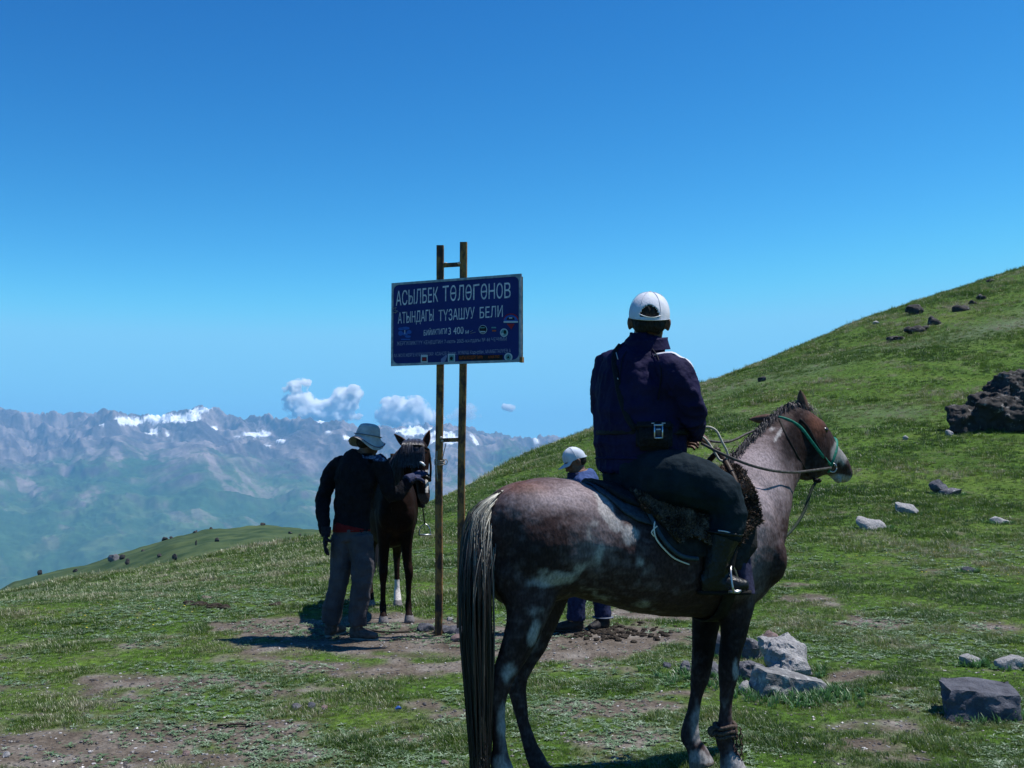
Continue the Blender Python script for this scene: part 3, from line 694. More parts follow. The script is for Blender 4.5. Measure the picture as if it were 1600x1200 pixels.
def build_tack(root):
    """saddle, blankets and stirrups sit on the horse and are a thing of their own"""
    sroot = empty("saddle", torso_pt(1040, 0, .02), "dark saddle with brown shaggy sheepskin and blue-grey felt pads under the foreground rider", "saddle")
    felt = mat("blue_grey_felt", (.032, .043, .058), (.055, .072, .094), 60, .95, .4)
    pad = mat("grey_green_quilt", (.010, .011, .012), (.026, .027, .028), 26, .9, .8, 18)
    wool = hair_mat("sheepskin_wool", (.018, .012, .008), (.28, .20, .15), rough=.85)
    yb = lambda px, ys: ys
    def phi_for(px, ytarget):
        lo, hi = 0.05, math.pi
        for _ in range(20):
            mid = (lo + hi) / 2; q = torso_pt(px, mid, .02)
            if to_px(np.array([[*q]]))[1][0] > ytarget: hi = mid
            else: lo = mid
        return lo
    e1x, e1y = [915, 930, 945, 962, 980, 990, 1030, 1110, 1150], [762, 778, 800, 812, 818, 822, 850, 862, 800]
    xs = np.linspace(916, 1136, 40)
    cloth_patch("felt_pad", xs, lambda p: -1.5, lambda p: phi_for(p, np.interp(p, e1x, e1y)), .012, felt, sroot)
    e2x, e2y = [968, 980, 990, 1000, 1012, 1025, 1040, 1060, 1085, 1110, 1150], [778, 815, 840, 856, 867, 872, 872, 868, 890, 890, 840]
    xs2 = np.linspace(966, 1138, 34)
    o, v, n = cloth_patch("quilted_pad", xs2, lambda p: -1.6, lambda p: phi_for(p, np.interp(p, e2x, e2y)), .026, pad, sroot, wr=.009, seed=5)
    # piped hem along the quilted pad
    b = bmnew(); pts = [torso_pt(p, phi_for(p, y), .032) for p, y in ((972, 770), (978, 800), (985, 830), (995, 850), (1008, 864), (1022, 871), (1040, 873))]
    tube(b, pts, [.009] * len(pts), 8, Vector((0, 1, 0)), 4); link("piping", bm_mesh("piping", b), mat("piping_blue", (.028, .045, .065), (.045, .07, .09), 50, .8), o)
    e3x, e3y = [955, 985, 1000, 1012, 1030, 1045, 1060, 1085, 1110, 1150], [792, 812, 832, 850, 842, 846, 856, 872, 846, 812]
    xs3 = np.linspace(968, 1142, 40)
    o3, v3, n3 = cloth_patch("sheepskin", xs3, lambda p: -1.3, lambda p: phi_for(p, np.interp(p, e3x, e3y)), .046, mat("sheepskin_hide", (.02, .014, .01), (.05, .035, .025), 30, .95), sroot, rows=40, thick=.02, wr=.026, seed=9)
    # wool: short locks over the sheepskin
    NW = 60000; ii = rng.integers(0, 39, NW); jj = rng.integers(0, 40, NW); fi = rng.random((NW, 1)); fj = rng.random((NW, 1)); g3 = v3.reshape(40, 41, 3); h3 = n3.reshape(40, 41, 3)
    bl_ = lambda g: (g[ii, jj] * (1 - fi) + g[ii + 1, jj] * fi) * (1 - fj) + (g[ii, jj + 1] * (1 - fi) + g[ii + 1, jj + 1] * fi) * fj
    v3, n3 = bl_(g3), bl_(h3); idx = np.arange(NW)
    base = v3[idx]; nn = n3[idx] + rng.normal(0, .5, (NW, 3)) + .9 * np.stack([vnoise(v3[:, 0] * 30, v3[:, 1] * 30, v3[:, 2] * 30 + q) for q in (0., 9., 18.)], 1); nn[:, 2] -= .25
    nn /= np.linalg.norm(nn, axis=1)[:, None]; L_ = rng.uniform(.008, .020, NW)[:, None]
    base = base + n3[idx] * .009
    side = np.cross(nn, rng.normal(0, 1, (NW, 3))); side /= np.linalg.norm(side, axis=1)[:, None]
    A = base + side * .0013; B_ = base - side * .0013; C_ = base + nn * L_ * .6 + side * .0022; T = base + nn * L_ - side * .0035
    V = np.stack([A, B_, T, C_], 1).reshape(-1, 3); F = np.arange(len(V)).reshape(-1, 4)
    me = np_mesh("wool", V, F); attr(me, "tint", np.repeat(np.clip(rng.random(NW) * .7 + .5 * vnoise(v3[:, 0] * 25, v3[:, 1] * 25, v3[:, 2] * 25), 0, 1), 4)); link("wool", me, wool, o3, kind="stuff")
    # front fork and rear cantle
    wd = mat("saddle_wood", (.025, .016, .012), (.06, .04, .03), 20, .5, stretch=(1, 1, 6))
    b = bmnew(); f0 = torso_pt(1122, 0, .06)
    pts = [torso_pt(1122, -.7, .05), torso_pt(1120, -.35, .09), f0 + Vector((0, 0, .075)), torso_pt(1120, .35, .09), torso_pt(1122, .7, .05)]
    tube(b, pts, [.014, .014, .013, .014, .014], 10, HF, 4); ellipsoid(b, f0 + Vector((-.005, 0, .09)), HF * .02, HL * .02, Vector((0, 0, .016)), 10, 8)
    link("saddle_fork", bm_mesh("saddle_fork", b), wd, sroot)
    cloth_patch("saddle_cloth", np.linspace(924, 1060, 26), lambda p: -1.2, lambda p: phi_for(p, np.interp(p, [924, 935, 950, 970, 1000, 1060], [756, 772, 784, 792, 800, 810])), .034, mat("black_saddle_cloth", (.010, .011, .014), (.022, .024, .03), 30, .85, .4), sroot, rows=30, thick=.02, wr=.01, seed=3)
    # flap of blue cloth ahead of the leg
    cl = mat("purple_blue_cloth", (.014, .015, .04), (.028, .03, .07), 30, .85, .5, 25)
    rows = []
    for i, (xa, xb, yy) in enumerate([(1150, 1166, 812), (1148, 1168, 835), (1146, 1171, 860), (1147, 1174, 885), (1155, 1177, 908), (1168, 1180, 927)]):
        rows.append([P(xa + (xb - xa) * t, yy + 3 * t, 4.665 - .035 * math.sin(t * 3) + .05 * t) for t in (0, .25, .5, .75, 1)])
    b = bmnew(); ring_loft(b, rows, False, False); o = link("cloth_flap", bm_mesh("cloth_flap", b), cl, sroot); s = o.modifiers.new("s", 'SOLIDIFY'); s.thickness = .006; sb = o.modifiers.new("b", 'SUBSURF'); sb.levels = 2; sb.render_levels = 2
    # rope strung over the pad
    pc = mat("white_cord", (.6, .58, .52), (.75, .73, .68), 200, .8)
    b = bmnew(); tube(b, [P(1023, 815, 4.53), P(1022, 828, 4.52), P(1026, 843, 4.525), P(1040, 860, 4.53), P(1055, 873, 4.54), P(1077, 882, 4.55)], [.0028, .0036, .0036, .0038, .0038, .003], 7)
    tube(b, [P(1022, 838, 4.525), P(1018, 832, 4.52), P(1022, 826, 4.52), P(1027, 822, 4.52)], [.003] * 4, 6)
    link("tie_cord", bm_mesh("tie_cord", b), pc, sroot)
    lea = bpy.data.materials.get("black_leather")
    # stirrup leather and iron
    b = bmnew(); tube(b, [P(1140, 770, 4.66), P(1150, 820, 4.60), P(1148, 860, 4.585), P(1142, 892, 4.57)], [(.004, .012)] * 4, 8, HL, 3)
    link("stirrup_leather", bm_mesh("stirrup_leather", b), lea, sroot)
    steel = bpy.data.materials["worn_steel"]
    b = bmnew()
    c0 = P(1151, 921, 4.58); sx = Vector((.25, .55, 0)).normalized()
    pts = [c0 + sx * (.062 * math.cos(a)) + Vector((-.02 * math.sin(a), 0, .10 * math.sin(a))) for a in np.linspace(-.05, math.pi + .05, 15)]
    tube(b, pts, [.005] * 15, 8, Vector((1, 0, 0)), 1)
    boxm(b, c0 + Vector((0, 0, -.004)), sx * .062, sx.cross(Vector((0, 0, 1))) * .022, Vector((0, 0, .005)))
    link("stirrup", bm_mesh("stirrup", b), steel, sroot)
    # girth
    b = bmnew(); rings = []
    for ph in np.linspace(.9, 2 * math.pi - .9, 30):
        rings.append([torso_pt(1088, ph, .006), torso_pt(1108, ph, .006), torso_pt(1108, ph, .014), torso_pt(1088, ph, .014)])
    ring_loft(b, rings, True); link("girth", bm_mesh("girth", b), lea, sroot)

def build_brown_horse():
    O = Vector((P(614, 970, 9.5).x, 9.62, 0)); O.z = Hs(O.x, O.y)
    F = Vector((.22, -.975, 0)).normalized(); R = Vector((.975, .22, 0)).normalized(); U = Vector((0, 0, 1))     # R = picture right
    def W(f, r, u): return O + F * f + R * r + U * u
    root = empty("horse", O, "dark bay horse facing the camera beside the pole, its lowered head held by a man", "horse")
    bm = bmnew()
    rows = [(-1.28, 1.22, .98, .06), (-1.22, 1.29, .86, .15), (-1.08, 1.36, .76, .22), (-.9, 1.39, .70, .245), (-.6, 1.34, .64, .26), (-.3, 1.34, .64, .25), (-.1, 1.38, .68, .215), (.04, 1.33, .72, .175), (.13, 1.22, .78, .15), (.19, 1.12, .85, .09)]
    tube(bm, [W(r[0], 0, (r[1] + r[2]) / 2) for r in rows], [(r[3], (r[1] - r[2]) / 2) for r in rows], 20, R, 3)
    ellipsoid(bm, W(.10, -.07, .98), F * .10, R * .10, U * .16); ellipsoid(bm, W(.10, .07, .98), F * .10, R * .10, U * .16)
    # neck
    tube(bm, [W(-.05, 0, 1.16), W(.08, .02, 1.26), W(.2, .05, 1.38), W(.33, .09, 1.50), W(.40, .12, 1.56)], [(.13, .22), (.11, .18), (.09, .15), (.075, .12), (.06, .09)], 16, R, 3)
    Hd = []
    hp = lambda px, py, f: W(f, 0, 0) * 0 + P(px, py, W(f, 0, 0).y)
    head = [(648, 692, .37, .05, .05), (650, 699, .42, .082, .095), (652, 706, .46, .098, .115), (655, 722, .49, .088, .11), (657, 740, .52, .068, .085), (660, 757, .545, .055, .065), (662, 771, .56, .056, .06), (663, 781, .56, .046, .05), (663, 787, .55, .025, .03)]
    HR = Vector((.93, .3, -.12)).normalized()
    tube(bm, [hp(*h[:3]) for h in head], [(h[3], h[4]) for h in head], 16, HR, 3)
    hx = lambda px, py, f: P(px, py, W(f, 0, 0).y)
    ellipsoid(bm, hx(634, 714, .5), HR * .022, F * .02, U * .026, 10, 8); ellipsoid(bm, hx(671, 716, .5), HR * .022, F * .02, U * .026, 10, 8)
    legs = []
    def leg(xs):
        tube(bm, [W(a, b, c) for a, b, c, _ in xs], [r for *_, r in xs], 12, R, 3)
    def fore(s, f0, x0, x1):
        leg([(f0, x0, 1.0, (.09, .11)), (f0 + .01, x0, .84, (.075, .085)), (f0, x0, .70, (.055, .06)), (f0 - .01, (x0 + x1) / 2, .54, (.043, .045)), (f0, x1, .45, (.042, .046)), (f0 - .01, x1, .36, (.03, .033)), (f0 - .02, x1, .22, (.025, .029)), (f0 - .02, x1, .15, (.034, .038)), (f0 + .01, x1, .10, (.03, .033)), (f0 + .04, x1, .06, (.042, .045)), (f0 + .06, x1, .0, (.054, .06))])
    fore(-1, .02, -.10, -.105); fore(1, .02, .10, .125)
    def hind(x0, x1, f0):
        leg([(f0 + .1, x0, 1.0, (.12, .2)), (f0 + .12, x0, .84, (.10, .15)), (f0 + .08, x0, .7, (.075, .10)), (f0 - .03, x1, .57, (.05, .055)), (f0 - .08, x1, .5, (.042, .05)), (f0 - .06, x1, .38, (.03, .036)), (f0 - .03, x1, .2, (.028, .03)), (f0 - .02, x1, .14, (.036, .038)), (f0 + .03, x1, .06, (.042, .045)), (f0 + .06, x1, 0, (.054, .06))])
    hind(-.12, -.12, -1.08); hind(.12, .14, -1.0)
    me = remesh(bm, .012, 5, .5)
    c = coords(me); x, y, z = c.T; px, py = to_px(c)
    n = fbm(x * 6, y * 6, z * 6, 3)
    col = np.array([.011, .006, .005])[None] + np.clip(n + .3, 0, 1)[:, None] * np.array([.012, .006, .004])[None]
    rel = (c - np.array([*O])); f_ = rel @ np.array([*F]); r_ = rel @ np.array([*R])
    sock = (f_ < -.5) & (z - O.z < .26) & (r_ > 0)
    col = np.where(sock[:, None], np.array([[.55, .52, .5]]), col)
    blaze = (f_ > .45) & (np.abs(px - (667 + 0 * px)) < 2.2) & (py > 735) & (py < 770)
    col = np.where(blaze[:, None], np.array([[.6, .58, .55]]), col)
    muz = (f_ > .4) & (py > 772); col = np.where(muz[:, None], np.array([[.06, .045, .045]]), col)
    col = np.where((z - O.z < .075)[:, None], np.array([[.17, .16, .165]]), col)
    attr(me, "coat", np.hstack([col, np.ones((len(c), 1))]), 'FLOAT_COLOR')
    link("body", me, bpy.data.materials["roan_coat"], root)
    em = mat("bay_ear", (.05, .025, .018), (.12, .06, .04), 25, .7)
    for tip, b0 in (((616, 678), (637, 698)), ((671, 672), (664, 696))):
        e = bmnew(); T = hx(*tip, .36); B0 = hx(*b0, .38); ax = T - B0; lt = ax.cross(Vector((0, 1, 0))).normalized(); fr = lt.cross(ax).normalized()
        rings = []
        for i in range(8):
            t = i / 7; ww = .042 * math.sin(math.pi * min(.97, .3 + .7 * t)) ** .8
            rings.append([B0 + ax * t + lt * ww * math.sin(a) * .8 + fr * ww * math.cos(a) * .8 for a in np.linspace(-2.1, 2.1, 8)])
        ring_loft(e, rings, False, False); o = link("ear", bm_mesh("ear", e), em, root); s = o.modifiers.new("s", 'SOLIDIFY'); s.thickness = .008
    em2 = bpy.data.materials["eye_wet"]
    for q in ((633, 715), (671, 717)):
        e = bmnew(); ellipsoid(e, hx(*q, .515), Vector((.014, 0, 0)), Vector((0, .014, 0)), Vector((0, 0, .014)), 10, 8); link("eye", bm_mesh("eye", e), em2, root)
    mm = hair_mat("black_mane", (.006, .005, .006), (.09, .09, .115), rough=.3)
    def fpath(k):
        s = np.linspace(0, 1, 7)[:, None]; w = rng.uniform(-1, 1)
        a = np.array(hx(647 + w * 10, 686 + abs(w) * 4, .41)); b = np.array(hx(643 + w * 19 + rng.normal(0, 2), rng.uniform(706, 732), .64)); m_ = np.array(hx(645 + w * 18, 681, .60))
        return a * (1 - s) ** 2 + m_ * 2 * s * (1 - s) + b * s ** 2
    strands("forelock", None, fpath, 700, 6, .0035, .0012, mm, root)
    def mpath(k):
        s = np.linspace(0, 1, 8)[:, None]; t = rng.random()
        a = np.array(hx(640 - 22 * t, 684 + 26 * t, .36 - .3 * t)) ; e_ = np.array(hx(627 - 22 * t + rng.normal(0, 3), 735 + 40 * t + rng.normal(0, 10), .42 - .25 * t)); m_ = np.array(hx(628 - 22 * t, 690 + 26 * t, .45 - .25 * t))
        return a * (1 - s) ** 2 + m_ * 2 * s * (1 - s) + e_ * s ** 2
    strands("mane", None, mpath, 600, 7, .003, .0012, mm, root)
    tl0 = W(-1.27, 0, 1.2)
    def tpath(k):
        s = np.linspace(0, 1, 10)[:, None]; w = rng.normal(0, .05); d = rng.normal(0, .05); e_ = rng.uniform(.3, .45)
        a = np.array(tl0) + rng.normal(0, .02, 3); m_ = np.array(W(-1.42 + d, -.05 + w, 1.1)); b = np.array(W(-1.36 + d, -.09 + w * 1.3, e_))
        return a * (1 - s) ** 2 + m_ * 2 * s * (1 - s) + b * s ** 2
    strands("tail", None, tpath, 400, 9, .004, .002, mm, root)
    lm = bpy.data.materials["black_leather"]
    def strap(name, pts, fl, m=lm, par=root):
        b = bmnew(); tube(b, pts, [fl] * len(pts), 8, Vector((0, 1, 0)), 3); return link(name, bm_mesh(name, b), m, par)
    strap("noseband", [hx(641, 748, .55), hx(648, 745, .63), hx(658, 744, .655), hx(668, 747, .63), hx(672, 752, .55)], (.005, .014))
    strap("brow_strap", [hx(634, 700, .5), hx(645, 697, .61), hx(658, 697, .62), hx(670, 703, .53)], (.004, .01))
    strap("cheek_strap", [hx(670, 703, .5), hx(673, 728, .55), hx(672, 752, .56)], (.004, .01))
    steel = bpy.data.materials["worn_steel"]
    b = bmnew(); tube(b, [hx(656, 722, .645), hx(660, 724, .65), hx(664, 728, .65)], [.009, .011, .008], 8); link("buckle", bm_mesh("buckle", b), mat("bright_metal", (.8, .8, .78), rough=.3, metal=.6), root)
    # saddle of its own
    sr = empty("saddle", W(-.45, 0, 1.36), "dark saddle with hanging stirrup on the bay horse behind the hatted man", "saddle")
    b = bmnew(); rings = []
    for f in np.linspace(-.75, -.12, 10):
        g = (f + .43) / .32; rise = .05 * g * g
        rings.append([W(f, .29 * math.sin(a), .99 + (.40 + rise) * math.cos(a)) for a in np.linspace(-1.5, 1.5, 15)])
    ring_loft(b, rings, False, False); o = link("seat", bm_mesh("seat", b), mat("saddle_blanket_dark", (.02, .018, .03), (.05, .045, .07), 20, .8, .5), sr); s = o.modifiers.new("s", 'SOLIDIFY'); s.thickness = .03; s.offset = 1
    b = bmnew(); tube(b, [W(-.16, -.12, 1.36), W(-.15, -.04, 1.46), W(-.15, .04, 1.46), W(-.16, .12, 1.36)], [.025, .022, .022, .025], 8); boxm(b, W(-.15, 0, 1.49), R * .03, F * .03, U * .03); link("pommel", bm_mesh("pommel", b), bpy.data.materials["saddle_wood"], sr)
    b = bmnew(); tube(b, [W(-.35, .29, 1.1), W(-.3, .30, .95), W(-.28, .31, .86)], [(.006, .014)] * 3, 8, R, 3); link("stirrup_leather", bm_mesh("stirrup_leather", b), lm, sr)
    b = bmnew(); c0 = W(-.28, .31, .76); pts = [c0 + R * (.055 * math.cos(a)) + U * (.10 * math.sin(a) + .0) for a in np.linspace(0, math.pi, 13)]
    tube(b, pts, [.006] * 13, 7, F, 1); boxm(b, c0, R * .058, F * .025, U * .006); link("stirrup", bm_mesh("stirrup", b), steel, sr)
    return root, hx
# ------------------------------------------------------------------ people
U3 = Vector((0, 0, 1))
def head_bm(bm, c, F, Up, s=1.0):
    """head masses; c is the centre between the ears"""
    R = F.cross(Up).normalized(); Up = R.cross(F).normalized()
    q = lambda f, r, u: c + (F * f + R * r + Up * u) * s
    E = lambda f, r, u, a, b, d: ellipsoid(bm, q(f, r, u), F * a * s, R * b * s, Up * d * s, 16, 12)
    E(-.005, 0, .022, .096, .077, .095); E(.03, 0, -.045, .068, .060, .075); E(.062, 0, -.095, .028, .034, .024)
    E(.075, 0, .028, .025, .055, .018); E(.098, 0, -.02, .016, .013, .028); E(.108, 0, -.035, .014, .017, .012)
    E(.088, 0, -.065, .014, .024, .007); E(.084, 0, -.077, .014, .022, .008)
    for k in (-1, 1):
        E(.05, k * .045, -.03, .025, .018, .022); E(.058, k * .04, -.085, .05, .012, .016) if False else None
        E(-.005, k * .081, -.006, .019, .010, .028); E(-.012, k * .087, .000, .015, .006, .022)
    return q, R, Up
def finger_bm(bm, base, dirv, curl, L, r, n=7):
    """base point, starting direction, bend axis direction (towards the palm)"""
    d = dirv.normalized(); pts = [base - d * .012]; p = base.copy(); ang = 0
    for seg, bend in ((.42, .45), (.33, .75), (.25, .6)):
        pts.append(p.copy()); dd = (d * math.cos(ang) + curl * math.sin(ang)); p = p + dd * L * seg; ang += bend
    pts.append(p); tube(bm, pts, [r * 1.05, r * 1.05, r, r * .92, r * .7], n, Vector((.3, .2, 1)), 2)
def hand_bm(bm, wrist, fwd, palm, s=1.0, thumb_side=1):
    """palm plus five bent fingers; fwd = towards fingers, palm = palm normal"""
    fwd = fwd.normalized(); side = fwd.cross(palm).normalized() * thumb_side; palm = side.cross(fwd).normalized() * thumb_side
    ellipsoid(bm, wrist + fwd * .05 * s, fwd * .055 * s, side * .042 * s, palm * .018 * s, 12, 8)
    for i, (o, L) in enumerate(((.032, .068), (.011, .078), (-.010, .073), (-.030, .057))):
        finger_bm(bm, wrist + fwd * (.088 - abs(o - .005) * .2) * s + side * o * s, fwd + side * o * 2, palm, L * s, .0085 * s)
    finger_bm(bm, wrist + fwd * .03 * s + side * .036 * s, fwd * .7 + side * .7 + palm * .3, palm, .062 * s, .0105 * s)
def wrinkle(me, amp=.006, sc_=7.0, seed=0, aniso=(1, 1, .6)):
    c = coords(me); n = normals(me)
    a = ridged(c[:, 0] * sc_ * aniso[0] + seed, c[:, 1] * sc_ * aniso[1], c[:, 2] * sc_ * aniso[2], 3, .5) - .45
    b = fbm(c[:, 0] * sc_ * .5 + seed, c[:, 1] * sc_ * .5, c[:, 2] * sc_ * .5, 2)
    setco(me, c + n * (a * amp + b * amp * .8)[:, None])
def build_person(label, base, S):
    root = empty("person", base, label, "person")
    g = S.get('body_scale', .78)
    bm = bmnew()
    q, R, Up = head_bm(bm, S['head'], S['face'], S['head_up'], S.get('head_s', 1.0))
    tube(bm, [S['neck'] - U3 * .06, S['neck'], S['head'] - Up * .05], [.062, .057, .055], 12)
    T = S['torso']
    tube(bm, [t[0] for t in T], [(t[1] * g, t[2] * g) for t in T], 18, S['right'], 3)
    for k in ('arm_r', 'arm_l', 'leg_r', 'leg_l'):
        pts, rr = S[k]; tube(bm, pts, [r * g * (.72 if k[0] == 'a' else 1) for r in rr], 12, Vector((.3, 1, .1)), 3)
    for k in ('hand_r', 'hand_l'):
        w, f, p, ts = S[k]; ellipsoid(bm, w + f.normalized() * .04, f.normalized() * .06, f.cross(p).normalized() * .036, p.normalized() * .016, 12, 8)
    for k in ('foot_r', 'foot_l'):
        a, t = S[k]; tube(bm, [a + U3 * .02, a * .5 + t * .5 + U3 * .01, t], [.038, .036, .024], 10)
    me = remesh(bm, .0062, 3, .5)
    fb = bmesh.new(); fb.from_mesh(me)
    for k in ('hand_r', 'hand_l'):
        w, f, p, ts = S[k]; hand_bm(fb, w, f, p, 1.0, ts)
    fb.to_mesh(me); fb.free()
    skin = mat("skin_" + S['key'], (.10, .048, .032), (.15, .075, .05), 40, .55, .15, 120, spec=.35)
    link("body", me, skin, root)
    # eyes
    for k in (-1, 1):
        b = bmnew(); ellipsoid(b, q(.083, k * .031, .002), S['face'] * .011, R * .013, Up * .008, 10, 8); link("eye", bm_mesh("eye", b), bpy.data.materials["eye_wet"], root)
    # hair: a short shell round the back and sides
    hs_ = S.get('head_s', 1.0); b = bmnew()
    ellipsoid(b, q(-.014, 0, .025), S['face'] * .091 * hs_, R * .078 * hs_, Up * .095 * hs_, 18, 14)
    ellipsoid(b, q(-.045, 0, -.02), S['face'] * .055 * hs_, R * .068 * hs_, Up * .045 * hs_, 14, 10)
    hm = remesh(b, .006, 3); c = coords(hm); hc = np.array([*q(0, 0, 0)]); rel = c - hc
    f_ = rel @ np.array([*S['face']]); u_ = rel @ np.array([*Up])
    bb = bmesh.new(); bb.from_mesh(hm); bb.verts.ensure_lookup_table()
    kill = [bb.verts[i] for i in np.nonzero((u_ > .080 * hs_) | (f_ > .055) | ((f_ > -.02) & (u_ < .005)) | (u_ < -.062))[0]]
    bmesh.ops.delete(bb, geom=kill, context='VERTS'); bb.to_mesh(hm); bb.free()
    displace(hm, lambda c: .003 * vnoise(c[:, 0] * 120, c[:, 1] * 120, c[:, 2] * 50))
    link("hair", hm, mat("hair_" + S['key'], (.008, .006, .005), (.03, .025, .022), 120, .6, .5, 200, stretch=(1, 1, .3)), root)
    return root, q, R, Up

def jacket(root, S, m, name="jacket", vox=.0085, amp=.007, seed=0, extra=None, hem=None):
    bm = bmnew(); T = S['torso_j'] if 'torso_j' in S else S['torso']
    tube(bm, [t[0] for t in T], [(t[1], t[2]) for t in T], 22, S['right'], 3)
    for k in ('arm_r', 'arm_l'):
        pts, rr = S[k]; tube(bm, pts, rr, 14, Vector((.3, 1, .1)), 3)
    if extra: extra(bm)
    me = remesh(bm, vox, 6, .5); wrinkle(me, amp, 8, seed); wrinkle(me, amp * 1.1, 4.2, seed + 8, (1, 1, 1.4)); wrinkle(me, amp * .5, 19, seed + 3)
    return link(name, me, m, root)

def trousers(root, S, m, vox=.009, amp=.006, seed=4, pelvis=None):
    bm = bmnew()
    for k in ('leg_r', 'leg_l'):
        pts, rr = S[k]; tube(bm, pts, rr, 14, Vector((.3, 1, .1)), 3)
    if pelvis: tube(bm, [p[0] for p in pelvis], [(p[1], p[2]) for p in pelvis], 18, S['right'], 2)
    me = remesh(bm, vox, 4, .5); wrinkle(me, amp, 9, seed, (1, 1, 1.1)); wrinkle(me, amp * .5, 22, seed + 2)
    return link("trousers", me, m, root)

def boot(root, ankle, toe, m, sole_m, r=.045, shaft=None, name="shoe"):
    bm = bmnew(); d = (toe - ankle); d.z = 0; L = d.length; d.normalize(); sd = d.cross(U3).normalized()
    base = Vector((ankle.x, ankle.y, toe.z))
    heel = base - d * .05
    tube(bm, [heel + U3 * .045, base + U3 * .05, base + d * L * .5 + U3 * .045, base + d * L * .85 + U3 * .038, base + d * (L + .03) + U3 * .034], [(.034, .045), (.042, .055), (.046, .045), (.045, .034), (.022, .022)], 14, sd, 3)
    top = shaft or [ankle + U3 * .07]
    tube(bm, [base + U3 * .04] + top, [r * (1 + .18 * i_) for i_ in range(1 + len(top))], 12)
    me = remesh(bm, .006, 4); wrinkle(me, .003, 20)
    o = link(name, me, m, root)
    b = bmnew(); rings = []
    for z in (0.0, .016):
        ring = []
        for i in range(22):
            a = 2 * math.pi * i / 22; fx = math.cos(a); w = .036 * (1 + .12 * fx) * abs(math.sin(a)) ** .8 * math.copysign(1, math.sin(a))
            ring.append(base + d * (L * .5 - .01 + (L * .5 + .055) * fx) + sd * w + U3 * (z - .004))
        rings.append(ring)
    ring_loft(b, rings); link("sole", bm_mesh("sole", b), sole_m, o)
    return o

def baseball_cap(root, q, F, R, Up, m, m_band, opening=True, s=1.0):
    b = bmnew(); nu, nv = 88, 26
    grid = {}
    def pt(i, j, off=0):
        a = 2 * math.pi * i / nu; t = j / nv * math.pi / 2      # j=0 rim, nv top
        tp = 1 - .05 * (1 - j / nv) ** 3; f = -.008 + (.107 + off) * tp * math.cos(a) * math.cos(t) ** .78; r = (.086 + off) * tp * math.sin(a) * math.cos(t) ** .78; u = .020 + (.111 + off) * math.sin(t) + .002 * math.sin(6 * a) * math.cos(t) * math.sin(2 * t)
        if math.cos(a) < 0: u -= .034 * (-math.cos(a)) * math.cos(t)
        return q(f, r, u)
    for i in range(nu):
        for j in range(nv):
            grid[i, j] = b.verts.new(pt(i, j))
    top = b.verts.new(q(-.008, 0, .1312))
    def hole(i, j):
        if not opening: return False
        a = (i + .5) / nu * 2 * math.pi; da = abs(((a - math.pi + math.pi) % (2 * math.pi)) - math.pi); 
        return 2 <= j and (da / .50) ** 2 + ((j - 2) / 7.2) ** 2 < 1
    for i in range(nu):
        for j in range(nv - 1):
            if hole(i, j): continue
            i2 = (i + 1) % nu; b.faces.new((grid[i, j], grid[i2, j], grid[i2, j + 1], grid[i, j + 1]))
        b.faces.new((grid[i, nv - 1], grid[(i + 1) % nu, nv - 1], top))
    me = bm_mesh("crown", b); wrinkle(me, .0025, 16, 3)
    croot = bpy.data.objects.new("cap", me)
    o = link("cap", me, m, root); bpy.data.objects.remove(croot)
    s1 = o.modifiers.new("s", 'SOLIDIFY'); s1.thickness = .004; s1.offset = 1
    # rim band, seams and button
    b = bmnew(); tube(b, [pt(i, .3, .001) for i in range(nu + 1)], [(.0012, .006)] * (nu + 1), 6, Up, 1); link("band", bm_mesh("band", b), m, o)
    b = bmnew()
    for k in range(6):
        i = int(nu * (k + .5) / 6); j0 = 10 if opening and abs(i - nu / 2) < 8 else 0
        tube(b, [pt(i, j, .0045) for j in range(j0, nv)] + [q(-.008, 0, .1352)], [.0011] * (nv - j0 + 1), 5, Up, 1)
    ellipsoid(b, q(-.008, 0, .135), F * .008, R * .008, Up * .005, 8, 6)
    link("seam", bm_mesh("seam", b), m_band, o)
    # brim
    b = bmnew(); rings = []
    for k in range(5):
        t = k / 4; ring = []
        for i in range(13):
            a = -1.15 + 2.3 * i / 12
            ring.append(q(-.008 + .108 * math.cos(a) + .075 * t * math.cos(a * .8) , .088 * math.sin(a) * (1 - .1 * t), .022 - .012 * t - .020 * t * math.sin(a) ** 2 + .004))
        rings.append(ring)
    ring_loft(b, rings, False, False); br = link("brim", bm_mesh("brim", b), m, o); s1 = br.modifiers.new("s", 'SOLIDIFY'); s1.thickness = .005
    return o, pt

